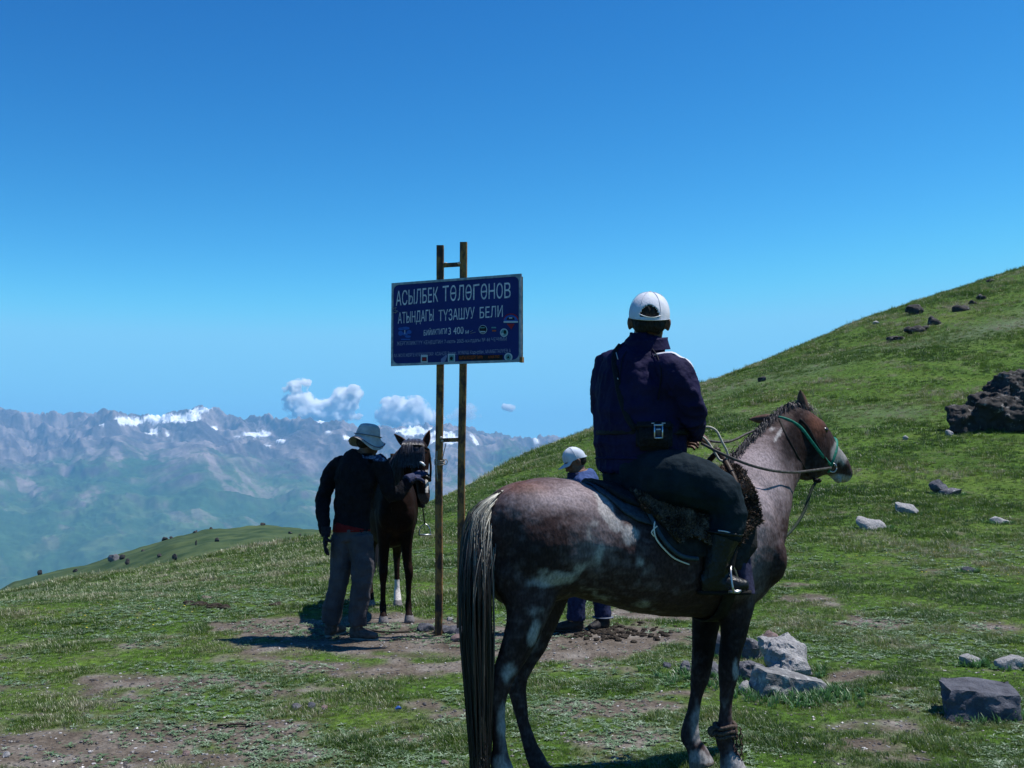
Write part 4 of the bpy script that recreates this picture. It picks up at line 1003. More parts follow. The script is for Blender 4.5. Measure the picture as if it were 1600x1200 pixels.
def bucket_hat(root, q, F, R, Up, m, m2):
    b = bmnew(); rings = []
    prof = [(.0, .142), (.045, .139), (.072, .128), (.086, .10), (.092, .06), (.096, .03), (.110, .010), (.126, -.006), (.138, -.02)]
    for k, (r, u) in enumerate(prof):
        ring = []
        for i in range(36):
            a = 2 * math.pi * i / 36; rr = r + .0005
            wob = 0 if k < 6 else (.022 * math.cos(2 * a + .5) + .010 * math.sin(3 * a)) * (k - 5) / 3
            dr = -.03 * (k - 5) / 3 * (math.sin(a) ** 2) if k > 5 else 0
            ring.append(q(-.008 + rr * 1.12 * math.cos(a), rr * .98 * math.sin(a), u + wob + dr + .01))
        rings.append(ring)
    ring_loft(b, rings, False, True); bmesh.ops.remove_doubles(b, verts=b.verts[:], dist=.0008)
    me = bm_mesh("hat", b); displace(me, lambda c: .004 * vnoise(c[:, 0] * 30, c[:, 1] * 30, c[:, 2] * 30))
    o = link("hat", me, m, root); s = o.modifiers.new("s", 'SOLIDIFY'); s.thickness = .004; s = o.modifiers.new("b", 'SUBSURF'); s.levels = 1; s.render_levels = 1
    b = bmnew(); tube(b, [q(-.008 + .096 * 1.12 * math.cos(a), .096 * .98 * math.sin(a), .05) for a in np.linspace(0, 2 * math.pi, 37)], [(.003, .016)] * 37, 6, Up, 1)
    link("hat_band", bm_mesh("hat_band", b), m2, o)
    b = bmnew(); tube(b, [q(-.008 + .139 * 1.12 * math.cos(a), .139 * .98 * math.sin(a), -.010 + .022 * math.cos(2 * a + .5) + .010 * math.sin(3 * a) - 0 * math.sin(a) ** 2) for a in np.linspace(0, 2 * math.pi, 37)], [.004] * 37, 6, Up, 1)
    link("hat_edge", bm_mesh("hat_edge", b), m2, o)
    return o

def azv(deg, z=0.0): 
    a = math.radians(deg); return Vector((math.cos(a) * math.cos(z), math.sin(a) * math.cos(z), math.sin(z)))

def build_rider():
    F = azv(56); R = azv(56 - 90)
    S = dict(key="rider", right=R, body_scale=.77)
    D0 = 4.85
    HFc = azv(84, -.10); S['face'] = HFc; S['head_up'] = Vector((0.05, 0.02, 1)).normalized()
    S['head'] = P(1014, 505, 4.86); S['neck'] = P(1010, 538, 4.85); S['head_s'] = 1.08
    rows = [(770, 1003, .19, .15, 4.86), (735, 1003, .205, .17, 4.86), (700, 1002, .208, .175, 4.85), (660, 1001, .212, .175, 4.85), (620, 1000, .212, .165, 4.85), (585, 1001, .205, .145, 4.85), (562, 1003, .18, .12, 4.85), (545, 1007, .12, .095, 4.85), (530, 1010, .082, .08, 4.85)]
    S['torso'] = [(P(c, y, d), a, b_) for y, c, a, b_, d in rows]
    S['torso_j'] = [(P(c, y, d), a * (1.0 if y < 700 else 1.02), b_) for y, c, a, b_, d in rows[1:-1]] + [(P(1010, 536, 4.855), .098, .092), (P(1011, 528, 4.865), .088, .086)]
    S['arm_r'] = ([P(1035, 572, 4.76), P(1052, 582, 4.71), P(1067, 610, 4.68), P(1080, 640, 4.69), P(1085, 662, 4.77), P(1087, 678, 4.86)], [.085, .086, .076, .068, .058, .048])
    S['arm_l'] = ([P(968, 572, 4.95), P(955, 583, 5.0), P(948, 615, 5.03), P(952, 655, 5.08), P(990, 678, 5.20), P(1040, 690, 5.22)], [.082, .082, .072, .064, .052, .044])
    S['hand_r'] = (P(1088, 680, 4.87), Vector((.55, .8, -.15)), Vector((-.5, .3, -.5)), 1)
    S['hand_l'] = (P(1044, 691, 5.20), Vector((.9, -.25, 0)), Vector((0, -.5, -.6)), -1)
    S['leg_r'] = ([P(1000, 742, 4.80), P(1035, 745, 4.69), P(1080, 752, 4.62), P(1122, 772, 4.60), P(1138, 800, 4.60), P(1130, 840, 4.60), P(1120, 880, 4.60), P(1114, 905, 4.60)], [.13, .125, .115, .10, .085, .078, .07, .06])
    S['leg_l'] = ([P(1000, 742, 4.98), P(1030, 742, 5.16), P(1070, 750, 5.26), P(1105, 775, 5.30), P(1118, 800, 5.31), P(1110, 840, 5.31), P(1102, 870, 5.30), P(1098, 888, 5.30)], [.13, .12, .11, .095, .082, .075, .068, .058])
    S['foot_r'] = (P(1112, 916, 4.60), P(1165, 922, 4.60)); S['foot_l'] = (P(1098, 895, 5.30), P(1146, 898, 5.30))
    root, q, HR, Up = build_person("man in a navy jacket and white cap riding the foreground horse, seen from behind", torso_pt(1010, 0), S)
    jm = mat("navy_softshell", (.009, .008, .034), (.016, .014, .052), 6, .75, .25, 60, spec=.08)
    jk = jacket(root, S, jm, amp=.019, seed=2)
    # stand-up collar
    b = bmnew(); rings = []
    for z, rr in ((-.03, .104), (-.005, .097), (.015, .092), (.026, .093), (.022, .084), (-.01, .080)):
        rings.append([S['neck'] + U3 * (z + .012 * math.cos(a)) + F * rr * math.cos(a) * 1.0 + R * rr * 1.08 * math.sin(a) for a in np.linspace(.35, 2 * math.pi - .35, 28)])
    ring_loft(b, rings, False, False); link("collar", bm_mesh("collar", b), jm, jk)
    pipe = mat("pale_piping", (.5, .5, .55), (.6, .6, .66), 30, .6)
    # pale piping down the right sleeve, following the surface of the jacket
    from mathutils.bvhtree import BVHTree
    bvh = BVHTree.FromPolygons([v.co for v in jk.data.vertices], [p.vertices for p in jk.data.polygons])
    def onto(p, d, off=.002):
        h = bvh.ray_cast(p - d * .6, d)
        if h[0] is None: 
            h = bvh.find_nearest(p)
        return h[0] + (h[1] if h[1].dot(d) < 0 else -h[1]) * off
    for name, seq, r, dd, m in (("sleeve_piping", [(1034, 541), (1046, 556), (1056, 568), (1064, 580), (1070, 592)], (.004, .020), Vector((-.55, .35, -.75)).normalized(), pipe),
                                ("sleeve_piping", [(1070, 592), (1080, 608), (1090, 622), (1096, 640)], (.003, .010), Vector((-.8, .35, -.5)).normalized(), pipe),
                                ("shoulder_seam", [(1010, 530), (1020, 545), (1027, 560), (1030, 580), (1030, 600), (1026, 625)], (.003, .003), Vector((0, 1, 0)), mat("seam_dark", (.008, .008, .018), rough=.7)),
                                ("back_seam", [(982, 548), (975, 560), (970, 590), (972, 630)], (.002, .002), Vector((0, 1, 0)), bpy.data.materials.get("seam_dark") or pipe),
                                ("bag_strap", [(975, 536), (966, 548), (963, 565), (965, 590), (970, 620), (980, 655), (992, 672)], (.004, .014), Vector((0, 1, 0)), mat("black_webbing", (.006, .006, .008), (.012, .012, .014), 90, .6)),):
        pts = [onto(P(x, y, 4.72), dd, .004) for x, y in seq]
        if m is None: m = bpy.data.materials["seam_dark"]
        b = bmnew(); tube(b, pts, [r] * len(pts), 8, dd, 3); link(name, bm_mesh(name, b), m, jk)
    for y0, y1 in ((551, 561), (591, 594)):
        b = bmnew(); p0 = onto(P(969, y0, 4.7), Vector((0, 1, 0)), .014); p1 = onto(P(970, y1, 4.7), Vector((0, 1, 0)), .014); tube(b, [p0, p1], [.002, .002], 6, U3, 1)
        link("strap_stitching", bm_mesh("strap_stitching", b), pipe, jk)
    # elastic waistband
    def hoop(cy, off, n_=49):
        c0 = P(1002, cy, 4.855); out = []
        for a in np.linspace(0, 2 * math.pi, n_):
            d = (R * math.cos(a) + F * math.sin(a)); h = bvh.ray_cast(c0 + d * .6, -d)
            out.append((h[0] if h[0] and (h[0] - c0).length < .27 else c0 + d * .21) + d * off)
        for _ in range(2): out = [out[0]] + [(out[i - 1] + out[i] * 2 + out[i + 1]) / 4 for i in range(1, n_ - 1)] + [out[-1]]
        out[0] = out[-1] = (out[1] + out[-2]) / 2
        return out
    b = bmnew(); tube(b, hoop(716, -.004), [(.006, .016)] * 49, 8, U3, 1)
    me = bm_mesh("waistband", b); wrinkle(me, .003, 20); link("waistband", me, jm, jk)
    # pouch worn at the hip
    bagr = empty("bag", P(1030, 680, 4.66), "black camera pouch with metal clip strapped to the rider's lower back", "bag")
    bk = mat("black_nylon", (.006, .006, .008), (.016, .016, .02), 90, .65, .3, 150)
    b = bmnew(); c0 = P(1022, 682, 4.655); X = Vector((.97, -.15, 0)).normalized(); Yv = X.cross(U3)
    boxm(b, c0, X * .080, Yv * .035, U3 * .062); bmesh.ops.bevel(b, geom=b.edges[:], offset=.018, segments=3, affect='EDGES'); me = bm_mesh("pouch", b); link("pouch", me, bk, bagr)
    b = bmnew(); boxm(b, c0 + U3 * .048 + Yv * -.003, X * .084, Yv * .040, U3 * .018); bmesh.ops.bevel(b, geom=b.edges[:], offset=.01, segments=2, affect='EDGES'); link("flap", bm_mesh("flap", b), bk, bagr)
    fy = -abs(1) 
    nrm = Vector((-.15, -.97, 0)).normalized() if True else Yv
    b = bmnew(); cc = P(1029, 672, 4.60)
    cl = mat("clip_steel", (.5, .55, .65), (.7, .74, .8), 40, .3, metal=.8)
    for (dx, dz, w, h) in ((0, .022, .020, .0035), (.0, .003, .010, .0035), (-.017, -.008, .0025, .028), (.017, -.008, .0025, .028), (0, -.034, .016, .0030), (.022, .03, .008, .002), (-.024, .03, .006, .002)):
        boxm(b, cc + X * dx + U3 * dz, X * w, nrm * .004, U3 * h)
    link("clip", bm_mesh("clip", b), cl, bagr)
    b = bmnew(); boxm(b, cc + nrm * -.003 + U3 * -.006, X * .015, nrm * .002, U3 * .026); link("clip_plate", bm_mesh("clip_plate", b), mat("clip_dark", (.02, .025, .05), rough=.3, spec=.6), bagr)
    b = bmnew(); pts = hoop(676, .001)
    tube(b, pts, [(.003, .012)] * 49, 8, Vector((1, 0, 0)), 1); link("belt", bm_mesh("belt", b), bk, bagr)
    tm = mat("slate_trousers", (.007, .014, .020), (.014, .024, .032), 14, .8, .2, 70, spec=.06)
    S2 = dict(S); 
    for k_, cut in (('leg_r', 6), ('leg_l', 6)): S2[k_] = (S[k_][0][:cut], S[k_][1][:cut])
    trousers(root, S2, tm, amp=.010, pelvis=[(P(1002, 765, 4.86), .19, .15), (P(1003, 740, 4.86), .20, .165), (P(1003, 715, 4.86), .195, .16)])
    bl = mat("black_boot_leather", (.004, .0045, .0055), (.010, .011, .013), 30, .4, .3, 60, spec=.3); sl = mat("boot_sole", (.012, .011, .01), rough=.8)
    boot(root, S['foot_r'][0], P(1158, 927, 4.60), bl, sl, .047, [P(1115, 898, 4.60), P(1122, 865, 4.60), P(1130, 836, 4.60)], "boot")
    boot(root, S['foot_l'][0], P(1138, 903, 5.30), bl, sl, .055, [P(1100, 875, 5.30), P(1108, 845, 5.31), P(1112, 825, 5.31)], "boot")
    b = bmnew(); tube(b, [P(1129, 832, 4.60) + Vector((.078 * math.cos(a), .078 * math.sin(a), -.01 * math.cos(a))) for a in np.linspace(0, 2 * math.pi, 25)], [(.008, .010)] * 25, 8, U3, 1); link("boot_cuff", bm_mesh("boot_cuff", b), bl, root)
    b = bmnew(); tube(b, [P(1122, 829, 4.525), P(1136, 831, 4.515), P(1148, 836, 4.55)], [.003] * 3, 6); ellipsoid(b, P(1148, 838, 4.54), Vector((.006, 0, 0)), Vector((0, .006, 0)), Vector((0, 0, .006)), 8, 6); link("boot_lace", bm_mesh("boot_lace", b), pipe, root)
    capm = mat("white_cotton", (.52, .55, .62), (.60, .63, .70), 12, .85, .15, 120); band = mat("white_seam", (.45, .47, .53), rough=.9)
    o, pt = baseball_cap(root, q, HFc, HR, Up, capm, band)
    b = bmnew(); tube(b, [pt(i, 1.9 + 1.2 * ((i - 43) / 7.0) ** 2, .003) for i in np.linspace(36.5, 51.5, 15)], [(.002, .0045)] * 15, 6, Up, 1)
    link("cap_strap", bm_mesh("cap_strap", b), mat("cap_strap_white", (.8, .8, .8), rough=.6), o)
    return root

def build_hatted_man(hx):
    F = azv(64); R = azv(64 - 90); D = 8.84
    g = GV(P(545, 990, D).x, D)
    S = dict(key="hatted_man", right=R)
    face = azv(38, -.15); S['face'] = face; S['head_up'] = Vector((.12, .05, 1)).normalized()
    S['head'] = P(575, 690, D); S['neck'] = P(566, 715, D)
    rows = [(842, 550, .165, .115), (815, 550, .165, .12), (780, 553, .178, .125), (745, 557, .195, .13), (725, 560, .19, .12), (713, 562, .14, .10), (706, 565, .08, .075)]
    S['torso'] = [(P(c, y, D), a, b_) for y, c, a, b_ in rows]
    S['arm_l'] = ([P(535, 722, D + .06), P(524, 728, D + .1), P(513, 752, D + .1), P(505, 782, D + .06), P(506, 808, D - .02), P(508, 832, D - .06)], [.07, .07, .062, .056, .050, .042])
    S['arm_r'] = ([P(588, 722, D - .08), P(596, 729, D - .1), P(604, 755, D - .10), P(612, 774, D - .06), P(628, 765, D - .02), P(641, 750, D)], [.07, .07, .062, .056, .048, .042])
    S['hand_l'] = (P(509, 833, D - .07), Vector((.0, -.15, -1)), Vector((.9, .2, 0)), 1)
    S['hand_r'] = (P(642, 747, D + .01), Vector((.5, .5, .25)), Vector((.3, .6, -.4)), -1)
    S['leg_l'] = ([P(537, 838, D), P(534, 870, D), P(529, 905, D - .03), P(521, 945, D - .03), P(518, 972, D)], [.10, .10, .085, .082, .078])
    S['leg_r'] = ([P(563, 838, D - .05), P(566, 870, D - .08), P(565, 905, D - .12), P(561, 945, D - .12), P(558, 975, D - .1)], [.10, .10, .085, .082, .08])
    gl = Vector((P(517, 980, D).x, D, 0)); gl.z = Hs(gl.x, gl.y) + .004; gr = Vector((P(557, 985, D - .1).x, D - .1, 0)); gr.z = Hs(gr.x, gr.y) + .004
    S['foot_l'] = (gl + U3 * .06, gl + Vector((.06, .14, .03))); S['foot_r'] = (gr + U3 * .06, gr + Vector((.13, -.06, .03)))
    root, q, HR, Up = build_person("man in black jacket, grey trousers and sun hat standing beside the bay horse", g, S)
    jm = mat("black_fleece", (.004, .004, .006), (.009, .009, .013), 20, .9, .3, 80)
    jk = jacket(root, S, jm, seed=7, amp=.015)
    b = bmnew(); rings = []
    for z, rr in ((-.03, .085), (.01, .08), (.035, .078), (.03, .07)):
        rings.append([S['neck'] + U3 * z + F * rr * math.cos(a) + R * rr * 1.1 * math.sin(a) for a in np.linspace(0, 2 * math.pi, 24, endpoint=False)])
    ring_loft(b, rings, False, True); link("collar", bm_mesh("collar", b), jm, jk)
    b = bmnew(); tube(b, [P(549, 830, D), P(549, 825, D), P(550, 820, D)], [(.172, .124)] * 3, 22, R, 2); me = bm_mesh("shirt_hem", b); wrinkle(me, .006, 12, 5); link("shirt_hem", me, mat("red_shirt", (.10, .005, .007), (.14, .009, .011), 30, .85, .2), root)
    trousers(root, S, mat("grey_trousers", (.046, .042, .05), (.074, .068, .076), 10, .85, .3, 60), amp=.012, pelvis=[(P(550, 850, D - .02), .155, .115), (P(550, 836, D), .162, .12), (P(550, 824, D), .16, .115)])
    sm = mat("brown_shoe", (.05, .038, .035), (.11, .09, .085), 30, .7, .3); sl = mat("pale_sole", (.2, .19, .18), rough=.9)
    boot(root, S['foot_l'][0], gl + Vector((.07, .16, 0)), sm, sl, .046); boot(root, S['foot_r'][0], gr + Vector((.15, -.06, 0)), sm, sl, .046)
    # gloves
    gm = mat("dark_glove", (.008, .008, .012), (.02, .02, .03), 60, .8, .3); gb = mat("navy_glove", (.02, .025, .06), (.05, .055, .11), 60, .7, .3)
    for k, m in (('hand_l', gm), ('hand_r', gb)):
        w, f, p, ts = S[k]; b = bmnew(); hand_bm(b, w - f.normalized() * .004, f, p, 1.22, ts)
        tube(b, [w - f.normalized() * .05, w - f.normalized() * .01, w + f.normalized() * .03], [.044, .042, .036], 12)
        link("glove", bm_mesh("glove", b), m, root)
    # sunlight on the black jacket's right shoulder, painted as a grey-blue sheet
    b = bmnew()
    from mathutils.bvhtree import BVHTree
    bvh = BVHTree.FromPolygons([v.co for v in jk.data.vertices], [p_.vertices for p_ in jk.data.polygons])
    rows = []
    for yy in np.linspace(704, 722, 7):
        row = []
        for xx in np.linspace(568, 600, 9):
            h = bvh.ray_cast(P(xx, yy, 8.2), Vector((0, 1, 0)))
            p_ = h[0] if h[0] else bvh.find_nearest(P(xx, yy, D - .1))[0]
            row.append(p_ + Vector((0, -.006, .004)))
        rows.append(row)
    ring_loft(b, rows, False, False); me = bm_mesh("painted_lit_shoulder", b); wrinkle(me, .004, 30, 3)
    link("painted_lit_shoulder", me, mat("grey_blue_painted_sunlight", (.03, .035, .07), (.18, .20, .28), 45, .7, .4, 60, lo=.45, hi=.6), jk)
    bucket_hat(root, q, face, HR, Up, mat("khaki_hat", (.36, .35, .35), (.52, .50, .49), 20, .9, .3, 60), mat("hat_band_grey", (.10, .11, .16), (.14, .15, .2), 30, .9))
    return root

def build_cap_man():
    D = 9.1; F = azv(172); R = azv(172 - 90)
    g = GV(P(915, 985, D).x, D)
    S = dict(key="cap_man", right=R)
    face = azv(192, -.50); S['face'] = face; S['head_up'] = Vector((-.42, -.05, 1)).normalized()
    S['head'] = P(899, 721, D); S['neck'] = P(905, 742, D); S['head_s'] = .96
    rows = [(862, 922, .16, .125), (835, 922, .165, .13), (800, 920, .17, .13), (770, 917, .185, .13), (752, 913, .18, .125), (742, 910, .14, .11), (735, 908, .08, .08)]
    S['torso'] = [(P(c, y, D), a, b_) for y, c, a, b_ in rows]
    S['arm_l'] = ([P(912, 752, D - .15), P(910, 762, D - .19), P(908, 790, D - .21), P(905, 815, D - .2), P(888, 835, D - .16), P(872, 845, D - .12)], [.068, .068, .06, .054, .048, .04])
    S['arm_r'] = ([P(914, 752, D + .15), P(912, 762, D + .19), P(909, 790, D + .21), P(905, 815, D + .2), P(888, 835, D + .14), P(872, 845, D + .08)], [.068, .068, .06, .054, .048, .04])
    S['hand_l'] = (P(871, 846, D - .12), Vector((-1, .2, -.3)), Vector((.1, .2, -1)), 1)
    S['hand_r'] = (P(871, 846, D + .08), Vector((-1, -.2, -.3)), Vector((.1, -.2, -1)), -1)
    S['leg_l'] = ([P(918, 858, D - .09), P(911, 890, D - .1), P(905, 920, D - .1), P(900, 950, D - .1), P(899, 968, D - .1)], [.10, .095, .08, .078, .075])
    S['leg_r'] = ([P(924, 858, D + .09), P(930, 890, D + .08), P(936, 915, D + .06), P(940, 945, D + .04), P(942, 966, D + .04)], [.10, .095, .08, .078, .072])
    gl = GV(P(902, 975, D - .1).x, D - .1, .004); gr = GV(P(943, 975, D + .04).x, D + .04, .004)
    S['foot_l'] = (gl + U3 * .06, gl + Vector((-.15, -.02, .03))); S['foot_r'] = (gr + U3 * .06, gr + Vector((-.10, -.10, .03)))
    root, q, HR, Up = build_person("man in blue jacket, jeans and white cap standing behind the foreground horse", g, S)
    jm = mat("denim_blue_jacket", (.03, .06, .17), (.055, .095, .24), 22, .8, .3, 70)
    jk = jacket(root, S, jm, seed=12, amp=.010)
    b = bmnew(); rings = []
    for z, rr in ((-.02, .088), (.015, .083), (.04, .082), (.036, .074)):
        rings.append([S['neck'] + U3 * (z - .02) + Vector((-.02, 0, 0)) + F * rr * math.cos(a) + R * rr * 1.1 * math.sin(a) for a in np.linspace(0, 2 * math.pi, 24, endpoint=False)])
    ring_loft(b, rings, False, True); link("collar", bm_mesh("collar", b), mat("navy_collar", (.015, .018, .05), rough=.85), jk)
    trousers(root, S, mat("dark_denim", (.009, .012, .036), (.02, .026, .07), 40, .85, .3, 90), amp=.012, seed=9, pelvis=[(P(921, 866, D), .155, .12), (P(922, 850, D), .16, .125), (P(922, 836, D), .16, .12)])
    sm = mat("dark_shoe", (.014, .013, .014), (.035, .03, .03), 30, .6, .3); sl = mat("shoe_sole_dark", (.03, .025, .022), rough=.9)
    boot(root, S['foot_l'][0], gl + Vector((-.17, -.02, 0)), sm, sl, .05); boot(root, S['foot_r'][0], gr + Vector((-.11, -.12, 0)), sm, sl, .05)
    b = bmnew(); tube(b, [S['leg_r'][0][-1] + Vector((.078 * math.cos(a), .078 * math.sin(a), .01)) for a in np.linspace(0, 2 * math.pi, 21)], [(.006, .016)] * 21, 6, U3, 1)
    link("jean_cuff", bm_mesh("jean_cuff", b), mat("pale_cuff", (.10, .11, .15), (.16, .18, .22), 40, .9), root)
    o, pt = baseball_cap(root, q, face, HR, Up, mat("cap_grey_white", (.42, .47, .56), (.55, .60, .68), 14, .85), mat("cap_white_trim", (.75, .75, .75), rough=.8))
    b = bmnew(); tube(b, [pt(i, 1.0, .003) for i in np.linspace(36, 52, 11)], [(.002, .006)] * 11, 6, Up, 1); link("cap_strap", bm_mesh("cap_strap", b), bpy.data.materials["cap_strap_white"], o)
    return root
# ------------------------------------------------------------------ sign
def build_sign():
    DL, DR = 8.95, 8.85
    g = GV(P(700, 977, 8.9).x, 8.9)
    root = empty("sign", g, "blue metal pass sign with white lettering on two tall rusty poles", "sign")
    rust, N, L, B = new_mat("flaking_rusty_pole")
    B.inputs['Roughness'].default_value = .75
    geo = N.new('ShaderNodeNewGeometry'); n1 = N.new('ShaderNodeTexNoise'); n1.inputs['Scale'].default_value = 9; n1.inputs['Detail'].default_value = 9; n1.inputs['Roughness'].default_value = .7
    mp = N.new('ShaderNodeMapping'); mp.inputs['Scale'].default_value = (1.6, 1.6, .7); L.new(geo.outputs['Position'], mp.inputs[0]); L.new(mp.outputs[0], n1.inputs[0])
    r = N.new('ShaderNodeValToRGB'); e = r.color_ramp.elements; e.new(.5); e.new(.6)
    for k, (p, c) in enumerate([(.36, (.018, .013, .012)), (.47, (.085, .038, .014)), (.55, (.26, .13, .03)), (.68, (.10, .085, .06))]): e[k].position = p; e[k].color = (*c, 1)
    L.new(n1.outputs[0], r.inputs[0]); L.new(r.outputs[0], B.inputs[0])
    bp = N.new('ShaderNodeBump'); bp.inputs['Strength'].default_value = .5; bp.inputs['Distance'].default_value = .01; L.new(n1.outputs[0], bp.inputs['Height']); L.new(bp.outputs[0], B.inputs['Normal'])
    X = Vector((.905, -.425, 0)); Yn = Vector((-.425, -.905, 0))      # along the panel; towards the viewer
    def pole(xt, yt, xb, D):
        b = bmnew(); T = P(xt, yt, D); Bt = P(xb, 977, D); Bt.z = Hs(Bt.x, Bt.y) - .15
        rings = []
        for t in np.linspace(0, 1, 22):
            c = Bt.lerp(T, t) + Vector((.003 * math.sin(t * 11), .0, 0)); w = .031
            rings.append([c + Vector((a * w, d * w, 0)) for a, d in ((-1, -.8), (-.8, -1), (.8, -1), (1, -.8), (1, .8), (.8, 1), (-.8, 1), (-1, .8))])
        ring_loft(b, rings); link("pole", bm_mesh("pole", b), rust, root, smooth=False)
    pole(688.5, 384, 685, DL); pole(725, 379, 719, DR)
    for y0, y1 in ((415, 413), (688, 687)):
        b = bmnew(); tube(b, [P(688 if y0 < 600 else 687, y0, DL - .002), P(722 if y0 < 600 else 719, y1, DR + .002)], [(.024, .024)] * 2, 4, Vector((0, 1, 1)), 1); link("rung", bm_mesh("rung", b), rust, root, smooth=False)
    wm = mat("weld_bead", (.35, .3, .25), (.55, .5, .45), 60, .7)
    for q in ((697, 413, DL), (718, 412, DR), (690, 684, DL), (692, 689, DL)):
        b = bmnew(); ellipsoid(b, P(*q) + Vector((0, -.03, 0)), Vector((.016, 0, 0)), Vector((0, .012, 0)), Vector((0, 0, .012)), 8, 6); me = bm_mesh("weld", b); displace(me, lambda c: .004 * vnoise(c[:, 0] * 90, c[:, 1] * 90, c[:, 2] * 90)); link("weld", me, wm, root)
    # panel: corners from the photo at their own depth
    dl, dr = 9.05, 8.60
    TL, TR, BR, BL = P(612, 442.5, dl), P(814.5, 427.5, dr), P(814.5, 565.5, dr), P(611, 572, dl)
    Xp = (TR - TL).normalized(); Zp = U3; Np = Xp.cross(Zp); Np = Np if Np.y < 0 else -Np
    def S(u, v, o=0.0):          # u 0..1 left-right, v 0..1 bottom-top
        return BL.lerp(BR, u).lerp(TL.lerp(TR, u), v) + Np * o
    blue = mat("navy_enamel", (.010, .020, .12), (.014, .026, .15), 3, .6, .08, 12, spec=.15)
    b = bmnew()
    fr = [[S(u, v, .0) for u in (0, 1)] for v in (0, 1)]; bk = [[S(u, v, -.012) for u in (0, 1)] for v in (0, 1)]
    vs = [b.verts.new(p) for p in (fr[0][0], fr[0][1], fr[1][1], fr[1][0], bk[0][0], bk[0][1], bk[1][1], bk[1][0])]
    for f in ((0, 1, 2, 3), (7, 6, 5, 4), (0, 4, 5, 1), (1, 5, 6, 2), (2, 6, 7, 3), (3, 7, 4, 0)): b.faces.new([vs[i] for i in f])
    panel = link("panel", bm_mesh("panel", b), blue, root, smooth=False)
    alu = mat("scuffed_white_border", (.16, .22, .27), (.34, .40, .44), 25, .6, .2, 60)
    # frame: outer rectangle, inner rounded rectangle
    b = bmnew(); W_ = (BR - BL).length; Hh = (TL - BL).length
    fx, fy = .022 / W_ * .9, .022 / Hh * .9; rx, ry = .05 / W_, .05 / Hh
    inner = []; outer = []
    for cxx, cyy, a0 in ((1 - fx - rx, 1 - fy - ry, 0), (fx + rx, 1 - fy - ry, 90), (fx + rx, fy + ry, 180), (1 - fx - rx, fy + ry, 270)):
        for k in range(7):
            a = math.radians(a0 + 15 * k); inner.append((cxx + rx * math.cos(a), cyy + ry * math.sin(a)))
            ca, sa = math.cos(a), math.sin(a); m_ = max(abs(ca), abs(sa)); 
            outer.append(((1 if ca > 0 else 0) if abs(ca) >= abs(sa) - 1e-6 or True and k in () else cxx, 0))
    outer = []
    for (iu, iv) in inner:
        cu, cv = iu - .5, iv - .5; s = .5 / max(abs(cu) / (1), abs(cv) / (1))
        outer.append((.5 + max(-.5, min(.5, cu * s)), .5 + max(-.5, min(.5, cv * s))))
    # force exact corners
    for (c_, tgt) in ((3, (1, 1)), (10, (0, 1)), (17, (0, 0)), (24, (1, 0))): outer[c_] = tgt
    r1 = [S(u, v, .004) for u, v in outer]; r2 = [S(u, v, .004) for u, v in inner]; r0 = [S(u, v, -.013) for u, v in outer]; r3 = [S(u, v, .0015) for u, v in inner]
    ring_loft(b, [r0, r1, r2, r3], False, True); link("border", bm_mesh("border", b), alu, root, smooth=False)
    # backing frame of angle iron
    b = bmnew()
    for v0 in (.06, .94):
        tube(b, [S(.02, v0, -.03), S(.98, v0, -.03)], [(.018, .018)] * 2, 4, U3, 1)
    for u0 in (.01, .99):
        tube(b, [S(u0, .03, -.028), S(u0, .97, -.028)], [(.016, .016)] * 2, 4, X, 1)
    link("backing_frame", bm_mesh("backing_frame", b), rust, root, smooth=False)
    b = bmnew(); boxm(b, S(1.0, .025, -.01), Xp * .012, Np * .02, U3 * .022); link("corner_bracket", bm_mesh("corner_bracket", b), rust, root, smooth=False)
    white = mat("worn_white_lettering", (.30, .34, .42), (.60, .64, .70), 30, .7, lo=.3, hi=.55); faint = mat("faded_lettering", (.16, .19, .32), (.32, .36, .48), 60, .7)
    def px2uv(x, y):
        u = (x - 611.5) / 203.0
        u = u / (u + (1 - u) * (dl / dr)) * 1.0 if False else u
        # perspective along the panel
        s = u * dl_ / (u * dl_ + (1 - u) * dr_)
        top = 442.5 + (427.5 - 442.5) * u; bot = 572 + (565.5 - 572) * u
        return 1 - (1 - u) * dr_ / ((1 - u) * dr_ + u * dl_) if False else s, (bot - y) / (bot - top)
    dl_, dr_ = dr, dl    # weights for perspective-correct interpolation
    dl_, dr_ = 1.0, 1.0
    def text(s, x0, y0, x1, y1, h, m, name="lettering", off=.003, bold=.0):
        """baseline from (x0,y0) to (x1,y1) px, cap height h px"""
        cu = bpy.data.curves.new("t", 'FONT'); cu.body = s; cu.size = 1.0; cu.offset = bold; cu.resolution_u = 3
        to = bpy.data.objects.new("t", cu); COL.objects.link(to)
        dg = bpy.context.evaluated_depsgraph_get(); me = bpy.data.meshes.new_from_object(to.evaluated_get(dg))
        bpy.data.objects.remove(to); bpy.data.curves.remove(cu)
        c = coords(me)
        if len(c) == 0: print("EMPTY TEXT", s); return
        ok = c[:, 0]; w = ok.max() - ok.min(); x_ = (ok - ok.min()) / w; y_ = c[:, 1] / .73
        out = []
        for a, bb in zip(x_, y_):
            px_ = x0 + (x1 - x0) * a; py_ = y0 + (y1 - y0) * a - h * bb * (1 + .03 * a)
            u, v = px2uv(px_, py_); out.append(S(u, v, off))
        setco(me, np.array([[*p] for p in out])); me.name = name
        return link(name, me, m, panel, smooth=False)
    def patch(name, pts, m, off=.004):
        b = bmnew(); v = [b.verts.new(S(*px2uv(x, y), off)) for x, y in pts]; b.faces.new(v[::-1]); return link(name, bm_mesh(name, b, False), m, panel, smooth=False)
    text("АСЫЛБЕК", 619, 478, 687, 471.5, 23, white)
    xs_ = np.linspace(693, 800, 10)
